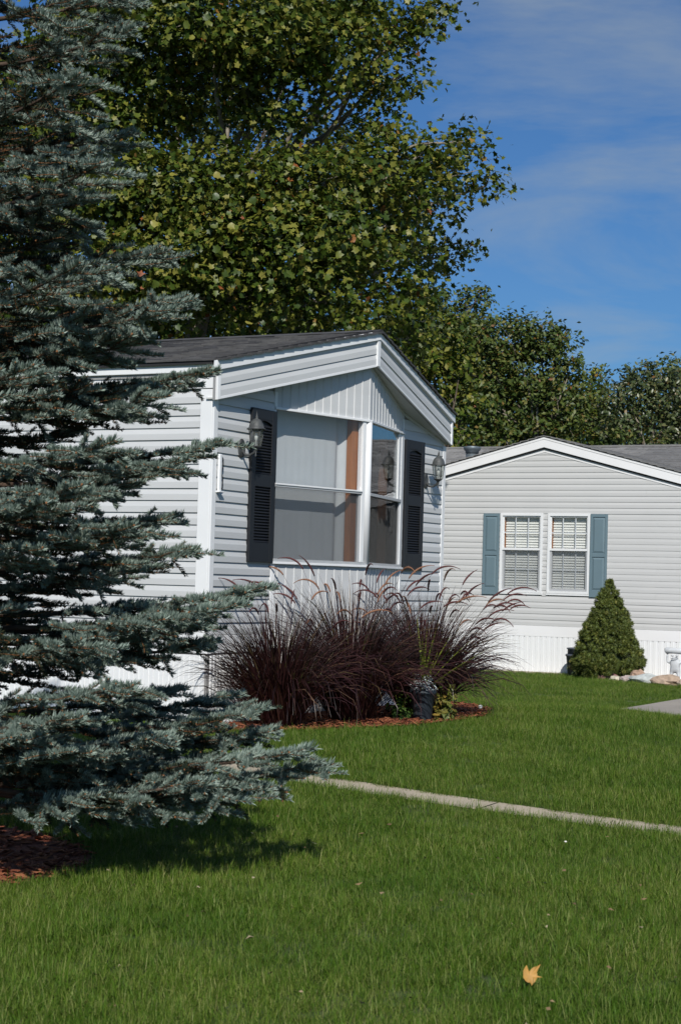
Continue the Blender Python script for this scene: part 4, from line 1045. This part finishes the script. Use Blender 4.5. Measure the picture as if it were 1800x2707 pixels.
# ------------------------------------------------------------------ purple fountain grass
def fountain(lx, ly, rad, hgt, nb, npl, label, seed, plspec=()):
    q = NH.w((lx, ly, 0)); q[2] = gz(q[0], q[1]); r = random.Random(seed)
    t = thing('fountain_grass', label, 'ornamental grass', tuple(q), 0, 'purple fountain grasses in the bed under the bay window')
    V = []; Fc = []
    for i in range(nb):
        a = r.random() * 6.283; d0 = .17 * math.sqrt(r.random()); out_ = r.random(); L_ = hgt * r.uniform(.72, 1.22)
        az = a + r.gauss(0, .5); el = R(88 - 36 * out_ ** 1.2 + r.gauss(0, 6)); w = r.uniform(.003, .0064); curve = r.uniform(.7, 2.3) * (.3 + out_ * 1.0)
        p = Vector((d0 * math.cos(a), d0 * math.sin(a), 0)); b = len(V); n_ = 7; sx, sy = -math.sin(az), math.cos(az); tw = r.gauss(0, .5)
        for k in range(n_):
            tt = k / (n_ - 1); ww = w * (1 - tt ** 2.2) + .0004; tz = math.sin(tw + tt) * ww
            V += [(p.x - sx * ww, p.y - sy * ww, p.z - tz), (p.x + sx * ww, p.y + sy * ww, p.z + tz)]
            st = L_ / (n_ - 1); e = el - curve * tt * tt * 1.25
            p = p + Vector((math.cos(az) * math.cos(e), math.sin(az) * math.cos(e), math.sin(e))) * st
            if p.z < .02: p.z = .02
        for k in range(n_ - 1): Fc.append((b + 2 * k, b + 2 * k + 1, b + 2 * k + 3, b + 2 * k + 2))
    o = link('blades', np_mesh('blades', V, Fc, [M['blade']]), t); o['kind'] = 'stuff'
    for i in range(npl):
        az = r.random() * 6.283; out_ = r.uniform(.15, 1); L_ = hgt * r.uniform(.95, 1.28); el = R(88 - 36 * out_); pl = r.uniform(.19, .31); tan = r.random() < .25
        pts_ = [Vector((.08 * math.cos(az), .08 * math.sin(az), .05))]; n_ = 8; e = el
        for k in range(n_): e = el - .25 * (k / n_) ** 2; pts_.append(pts_[-1] + Vector((math.cos(az) * math.cos(e), math.sin(az) * math.cos(e), math.sin(e))) * L_ / n_)
        b = MB(); b.tube(pts_, .0016, 4)
        sp = [pts_[-1]]; ns = 10; bend = r.uniform(.7, 1.9)
        for k in range(ns): e2 = e - bend * (k + 1) / ns; sp.append(sp[-1] + Vector((math.cos(az) * math.cos(e2), math.sin(az) * math.cos(e2), math.sin(e2))) * pl / ns)
        b.tube(sp, [.003 + .0055 * math.sin(math.pi * min(1, .12 + k / ns)) for k in range(ns + 1)], 6, 1)
        for k in range(150):
            f = r.random() * (ns - .01); i0 = int(f); c = sp[i0] + (sp[i0 + 1] - sp[i0]) * (f - i0); tg = (sp[i0 + 1] - sp[i0]).normalized(); rv = Vector((r.gauss(0, 1), r.gauss(0, 1), r.gauss(0, 1))).normalized(); dd = (rv + tg * .9).normalized()
            lb = .023 * math.sin(math.pi * min(1, .18 + f / ns)) + .004; sd = dd.cross(rv.orthogonal()).normalized() * .0009; b.poly([c - sd, c + sd, c + dd * lb], 1)
        b.build('plume', [M['blade'], M['plumet'] if tan else M['plume']], t)
    return t
fountain(.34, -.52, .5, .98, 1150, 17, 'leftmost purple fountain grass clump, beside the spruce branches', 1)
fountain(1.28, -.70, .5, 1.10, 1350, 34, 'middle purple fountain grass clump, left of the blue pot', 2)
fountain(2.33, -.88, .5, 1.04, 1500, 36, 'rightmost purple fountain grass clump, right of the blue pot', 3)
fountain(2.82, -.66, .5, .84, 700, 12, 'rear purple fountain grass clump near the house corner', 4)

# planter pot with mixed plants
q = NH.w((1.78, -1.16, 0)); q[2] = gz(q[0], q[1])
pot = thing('planter_pot', 'slate blue pot standing among the purple grasses', 'pot', tuple(q))
b = MB(); b.lathe([(.075, 0), (.085, .02), (.108, .23), (.122, .24), (.122, .275), (.108, .275), (.10, .24)], 22); b.build('pot_body', M['pot'], pot)
b = MB(); b.lathe([(.098, .225), (.098, .238)], 18); b.build('soil', M['mulch'], pot)
def leafy(name, label, cat, loc, n, rad, hgt, size, m, tmpl=(DIA_V, DIA_F), flat=.5, stems=5):
    t = thing(name, label, cat, tuple(loc)); b = MB()
    for i in range(stems):
        a = random.random() * 6.283; b.tube([(0, 0, -.01), (.3 * rad * math.cos(a), .3 * rad * math.sin(a), hgt * .5), (.7 * rad * math.cos(a), .7 * rad * math.sin(a), hgt * .85)], [.005, .004, .002], 5)
    b.build('stem', M['spike'] if m != M['silver'] else M['silver'], t)
    d = rng.normal(size=(n, 3)); d /= np.linalg.norm(d, axis=1, keepdims=True); d[:, 2] = np.abs(d[:, 2]); P = d * rng.uniform(.35, 1, n)[:, None] * np.array([rad, rad, hgt]); 
    V, Fc = scatter(tmpl[0], tmpl[1], P, d + np.array([0, 0, flat]) + rng.normal(size=(n, 3)) * .4, rng.random(n) * 6.28, size * rng.uniform(.6, 1.2, n))
    o = link('leaves', np_mesh('leaves', V, Fc, [m]), t); o['kind'] = 'stuff'; return t
NARROW_V = [(0, -.5, 0), (.12, 0, .05), (0, .5, 0), (-.12, 0, .05)]
leafy('dusty_miller', 'silver white dusty miller plant in the slate blue pot', 'plant', q + np.array([0, 0, .27]), 260, .12, .17, .07, M['silver'], (NARROW_V, DIA_F))
leafy('trailing_plant', 'yellow green leafy plant spilling right of the slate blue pot', 'plant', q + np.array([.2, .12, .02]), 170, .15, .36, .065, M['lime'])
leafy('trailing_plant', 'green leafy plant spilling left of the slate blue pot', 'plant', q + np.array([-.20, .0, .0]), 170, .13, .30, .055, M['green'])
sp_ = thing('spike_plant', 'lime green spike plant with long narrow leaves above the slate blue pot', 'plant', tuple(q + np.array([0, .02, .26])))
for i in range(16):
    az = random.uniform(0, 6.283) if i > 5 else (0.15, .35, -.1, 2.9, 1.2, .6)[i]; el = R(random.uniform(38, 82)) if i else R(38); L_ = random.uniform(.45, .70) if i else .80; w = .013; V = []; p = Vector((0, 0, 0)); sx, sy = -math.sin(az), math.cos(az)
    for k in range(6):
        ww = w * (1 - (k / 5) ** 2) + .0008; V += [(p.x - sx * ww, p.y - sy * ww, p.z), (p.x, p.y, p.z - ww * .5), (p.x + sx * ww, p.y + sy * ww, p.z)]; e = el - .25 * k / 5; p = p + Vector((math.cos(az) * math.cos(e), math.sin(az) * math.cos(e), math.sin(e))) * L_ / 5
    Fc = []
    for k in range(5): Fc += [(3 * k, 3 * k + 1, 3 * k + 4, 3 * k + 3), (3 * k + 1, 3 * k + 2, 3 * k + 5, 3 * k + 4)]
    link('spike_leaf', np_mesh('spike_leaf', V, Fc, [M['spike']]), sp_)

# ------------------------------------------------------------------ around the far gable
def fpos(x, y, z=None):
    q = FH.w((x, y, 0)); q[2] = gz(q[0], q[1]) if z is None else z; return q
# stone bed
def bed_front(fx): return -.92 - .577 * (fx - 2.08)
def fbed(a, b):
    fx = 1.95 + 3.3 * a; q = FH.w((fx, -.26 + (float(bed_front(fx)) + .26) * b, 0)); return q[0], q[1]
tag(draped('gravel_bed', fbed, 40, 5, .012, M['brownpot']), kind='structure')
# dwarf spruce
q = fpos(2.68, -.85)
ds = thing('dwarf_spruce', 'dense cone shaped dwarf spruce in front of the right teal shutter', 'shrub', tuple(q))
b = MB(); b.tube([(0, 0, -.05), (0, 0, 1.4)], [.06, .015], 8); b.build('trunk', M['barkd'], ds)
def cone_r(h): return float(np.interp(h, [0, .12, .28, .5, .88, 1.25, 1.51, 1.62], [.46, .58, .61, .54, .41, .25, .12, .03]))
P = []; Nn = []; 
bl = []                                        # irregular cushions
for i in range(900):
    h = 1.60 * (1 - math.sqrt(1 - random.random() * .985)) if i % 4 else random.uniform(.7, 1.60); a = random.random() * 6.283; bl.append((h, a, random.uniform(-.05, .03) + .02 * math.sin(a * 3 + h * 7), random.uniform(.038, .072) * (1 - h * .25)))
for h, a, dr, br in bl:
    rr = max(.02, cone_r(h) - .07 + dr); c = np.array([rr * math.cos(a), rr * math.sin(a), h]); k = int(170 * (br / .09) ** 2)
    d = rng.normal(size=(k, 3)) + np.array([math.cos(a), math.sin(a), .5]) * .9; d /= np.linalg.norm(d, axis=1, keepdims=True); P.append(c + d * br * rng.uniform(.55, 1.05, k)[:, None]); Nn.append(d)
lumps = MB()
for h, a, dr, br in bl:
    rr = max(.02, cone_r(h) - .07 + dr); c = (rr * math.cos(a), rr * math.sin(a)); q_ = br * .78
    lumps.lathe([(q_ * math.sin(math.pi * k / 5) + .001, h - q_ * math.cos(math.pi * k / 5)) for k in range(6)], 8, c)
P = np.concatenate(P); Nn = np.concatenate(Nn)
u = rng.normal(size=P.shape); nn = np.cross(Nn, u)                       # needles stand out from the surface
tv = [(0, -.2, 0), (.5, 0, 0), (0, .2, 0), (-.12, 0, 0)]
uu = Nn + rng.normal(size=P.shape) * .35; uu /= np.linalg.norm(uu, axis=1, keepdims=True); vv = np.cross(uu, u); vv /= np.linalg.norm(vv, axis=1, keepdims=True)
tv = np.array([(0, -.10), (1.0, -.02), (1.0, .02), (0, .10)]); V = (P[:, None] + .036 * (tv[None, :, 0:1] * uu[:, None] + tv[None, :, 1:2] * vv[:, None] * 1.6)).reshape(-1, 3)
Fc = np.arange(len(V)).reshape(-1, 4); o = link('foliage', np_mesh('foliage', V, Fc, [M['cone']]), ds); o['kind'] = 'stuff'
lumps.lathe([(cone_r(h) * .6, h) for h in np.linspace(.03, 1.3, 9)], 20); lumps.build('inner_foliage', M['cone'], ds)
# bin behind the dwarf spruce
q = fpos(1.99, -.42)
bn = thing('garbage_bin', 'slate plastic bin half hidden behind the cone shaped dwarf spruce', 'bin', tuple(q))
b = MB(); b.lathe([(.15, 0), (.185, .33), (.20, .335), (.20, .365), (.186, .37)], 22); b.build('bin_body', M['bin'], bn)
b = MB(); b.lathe([(.165, .371), (.165, .45), (.18, .455), (.18, .475), (.10, .482)], 22); b.build('bin_lid', M['bin'], bn)
q = fpos(2.10, -.78)
b = MB(); b.lathe([(.07, 0), (.10, .14), (.105, .16), (.08, .16)], 14); o = b.build('clay_pot', M['brownpot']); o.location = q; tag(o, 'small brown clay pot between the bin and the stones', 'pot')
leafy('potted_plant', 'yellow and red leaved plant growing in the brown clay pot', 'plant', q + np.array([0, 0, .14]), 110, .15, .24, .08, M['lime'])
leafy('ground_plant', 'small bright green plant beside the brown clay pot', 'plant', fpos(2.22, -1.02), 90, .13, .17, .08, M['green'])
# stones
STONE = [((2.40, -1.02), (.20, .10, .07), (.25, .12, .07), 'reddish brown stone lying left in front of the dwarf spruce'), ((2.74, -1.22), (.24, .11, .085), (.17, .085, .085), 'purplish flat stone in front of the dwarf spruce'),
         ((3.02, -1.38), (.13, .09, .055), (.42, .38, .30), 'small pale stone between the purplish stone and the grey slab'), ((3.26, -1.50), (.15, .09, .07), (.33, .27, .25), 'pinkish stone left of the grey slab'),
         ((3.28, -1.12), (.14, .11, .13), (.28, .19, .14), 'rounded tan boulder touching the right foot of the dwarf spruce'), ((3.62, -1.68), (.27, .12, .10), (.36, .38, .37), 'long pale grey stone slab at the front of the stone bed'),
         ((4.02, -1.88), (.26, .14, .11), (.32, .24, .18), 'brownish pitted stone under the frog statue'), ((4.42, -2.05), (.18, .12, .10), (.36, .28, .22), 'rightmost tan stone at the picture edge')]
import mathutils
for (sx, sy), dim, col, lab in STONE:
    b = MB(); n1_, n2_ = 16, 9; off = random.random() * 50; rings = []
    for j in range(n2_ + 1):
        ph = math.pi * j / n2_
        for i in range(n1_):
            th = 2 * math.pi * i / n1_; d = Vector((math.sin(ph) * math.cos(th), math.sin(ph) * math.sin(th), math.cos(ph))); k = 1 + .35 * mathutils.noise.noise(d * 1.6 + Vector((off, 0, 0))) + .12 * mathutils.noise.noise(d * 5 + Vector((off, 3, 0)))
            b.v.append((d.x * dim[0] * k, d.y * dim[1] * k, d.z * dim[2] * k + dim[2] * .45))
    for j in range(n2_):
        for i in range(n1_): a = j * n1_ + i; a2 = j * n1_ + (i + 1) % n1_; b.face((a, a + n1_, a2 + n1_, a2))
    ms = mat('stone_' + str(int(off)), col, .9, .4, 16, .5, 60, col2=tuple(min(1, c * 1.5) for c in col)); o = b.build('stone', ms); o.location = fpos(sx, sy); o.rotation_euler = (0, 0, A - math.pi / 2 + random.uniform(-.2, .2)); tag(o, lab, 'stone', 'stones edging the bed of the far mobile home')
pts = []
for _ in range(500):
    fx = random.uniform(2.0, 5.0); w_ = FH.w((fx, random.uniform(float(bed_front(fx)) + .05, -.28), 0)); pts.append((w_[0], w_[1], gz(w_[0], w_[1]) + .012))
M['gravel'] = mat('gravel', (.3, .25, .2), .9, island=[(0, (.2, .15, .11)), (.6, (.34, .28, .22)), (1, (.45, .42, .38))])
tag(chips('gravel', pts, None, M['gravel'], (.015, .04)), kind='stuff')
# frog statue carrying a log planter on its raised hands
q = fpos(3.97, -1.35)
fr = thing('frog_statue', 'white cast frog statue standing upright with a log held over its head', 'statue', tuple(q + np.array([0, 0, .03])), A - math.pi / 2)
def skin(name, verts, edges, rad, parent, m, sub=2):
    me = bpy.data.meshes.new(name); me.from_pydata(verts, edges, []); me.materials.append(m); o = link(name, me, parent)
    md = o.modifiers.new('skin', 'SKIN'); md.use_smooth_shade = True; me.skin_vertices.new(name='') if not me.skin_vertices else None
    for i, r in enumerate(rad): me.skin_vertices[0].data[i].radius = r if isinstance(r, tuple) else (r, r)
    me.skin_vertices[0].data[0].use_root = True
    sb = o.modifiers.new('sub', 'SUBSURF'); sb.levels = sub; sb.render_levels = sub; return o
fv = [(0, 0, .19), (0, -.005, .24), (0, 0, .30), (0, -.012, .355), (0, -.03, .385)]; fe = [(0, 1), (1, 2), (2, 3), (3, 4)]; fr_ = [(.055, .05), (.072, .062), (.058, .05), (.066, .055), (.05, .042)]
for s in (-1, 1):
    b0 = len(fv); fv += [(s * .055, 0, .15), (s * .062, -.01, .085), (s * .058, 0, .03), (s * .075, -.05, .012)]; fe += [(0, b0), (b0, b0 + 1), (b0 + 1, b0 + 2), (b0 + 2, b0 + 3)]; fr_ += [.036, .027, .020, .022]
    b1 = len(fv); fv += [(s * .075, 0, .30), (s * .125, -.005, .305), (s * .132, 0, .37), (s * .125, 0, .425)]; fe += [(2, b1), (b1, b1 + 1), (b1 + 1, b1 + 2), (b1 + 2, b1 + 3)]; fr_ += [.022, .018, .016, .020]
skin('frog_body', fv, fe, fr_, fr, M['statue'])
b = MB()
for s in (-1, 1):
    for k in (-1, 0, 1): b.tube([(s * .075, -.055, .012), (s * .075 + k * .03 + s * .01, -.105, .008)], [.012, .010], 8)
    for k in range(4): b.tube([(s * .125, 0, .425), (s * .125 + (k - 1.5) * .012, -.012, .452)], [.008, .006], 6)
b.build('frog_toes', M['statue'], fr)
b = MB()
for s in (-1, 1): b.lathe([(.004, .393), (.018, .398), (.023, .412), (.016, .428), (.003, .433)], 12, (s * .036, -.035))
b.build('frog_eyes', M['statue'], fr)
b = MB(); b.tube([(-.06, -.055, .372), (-.03, -.082, .364), (0, -.088, .362), (.03, -.082, .364), (.06, -.055, .372)], .0045, 6); b.build('frog_mouth', M['bin'], fr)
b = MB(); b.tube([(-.165, 0, .482), (-.15, 0, .486), (-.05, 0, .488), (.05, .0, .484), (.15, 0, .488), (.17, 0, .486)], [.040, .052, .046, .047, .051, .042], 16); b.build('log', M['statue'], fr, .0)

# ------------------------------------------------------------------ small things on the lawn
w_ = np.array([.725, 6.52])
LO = [(905, 1060), (925, 1010), (958, 955), (975, 1010), (1002, 1056), (1030, 1010), (1060, 985), (1115, 970), (1168, 928), (1135, 1000), (1112, 1060), (1120, 1105), (1205, 1130), (1120, 1142), (1095, 1200), (1040, 1272), (1015, 1225), (985, 1222), (945, 1205), (910, 1165)]
lv = [(0, 0, -.006)] + [((x - 1010) / 4200, -(y - 1130) / 4200, .10 * abs((x - 1010) / 3674) + .004 * math.sin(i * 2.1)) for i, (x, y) in enumerate(LO)]
me = np_mesh('fallen_leaf', lv, [(0, i % 20 + 1, (i + 1) % 20 + 1) for i in range(20)], [M['yleaf']])
o = link('fallen_leaf', me); o.location = (w_[0], w_[1], gz(*w_) + .062); o.rotation_euler = (R(62), R(4), R(0)); tag(o, 'curled yellow leaf lying on the near lawn', 'leaf')
def ball(name, px, py, dep, r, m, label, cat, squash=1):
    p = at(px, py, dep); b = MB(); b.lathe([(r * math.sin(math.pi * k / 8) + .0005, -r * math.cos(math.pi * k / 8) * squash) for k in range(9)], 14); o = b.build(name, m); o.location = (p[0], p[1], gz(p[0], p[1]) + .055 + r * .3); tag(o, label, cat)
ball('white_ball', 1269, 1882, 17.3, .021, M['white'], 'small white ball at the right end of the mulch bed', 'ball')
ball('mushroom_cap', 1494, 2255, 9.9, .008, M['white'], 'tiny pale mushroom cap in the near lawn below the path', 'mushroom', .6)
ball('dandelion', 1410, 1871, 20.5, .022, M['dandelion'], 'single yellow dandelion flower in the lawn before the far home', 'flower', .5)

# dry scraps in the near lawn
V = []; Fc = []
for i in range(90):
    y = random.uniform(5.8, 10.5); x = random.uniform(-.19 * y, .2 * y)
    if bool(blocked(np.array([x]), np.array([y]))[0]): continue
    a = random.random() * 6.283; l = random.uniform(.006, .019); z = gz(x, y) + random.uniform(.03, .07); c, s_ = math.cos(a) * l, math.sin(a) * l; b = len(V)
    V += [(x - c, y - s_, z), (x + s_ * .5, y - c * .5, z + random.uniform(-.006, .01)), (x + c, y + s_, z + random.uniform(-.008, .01)), (x - s_ * .5, y + c * .5, z + .004)]; Fc.append((b, b + 1, b + 2, b + 3))
M['dry'] = mat('dry_leaf_scrap', (.2, .13, .07), .8, island=[(0, (.10, .06, .03)), (.6, (.24, .16, .08)), (1, (.42, .36, .24))])
tag(link('leaf_litter', np_mesh('leaf_litter', V, Fc, [M['dry']])), kind='stuff')
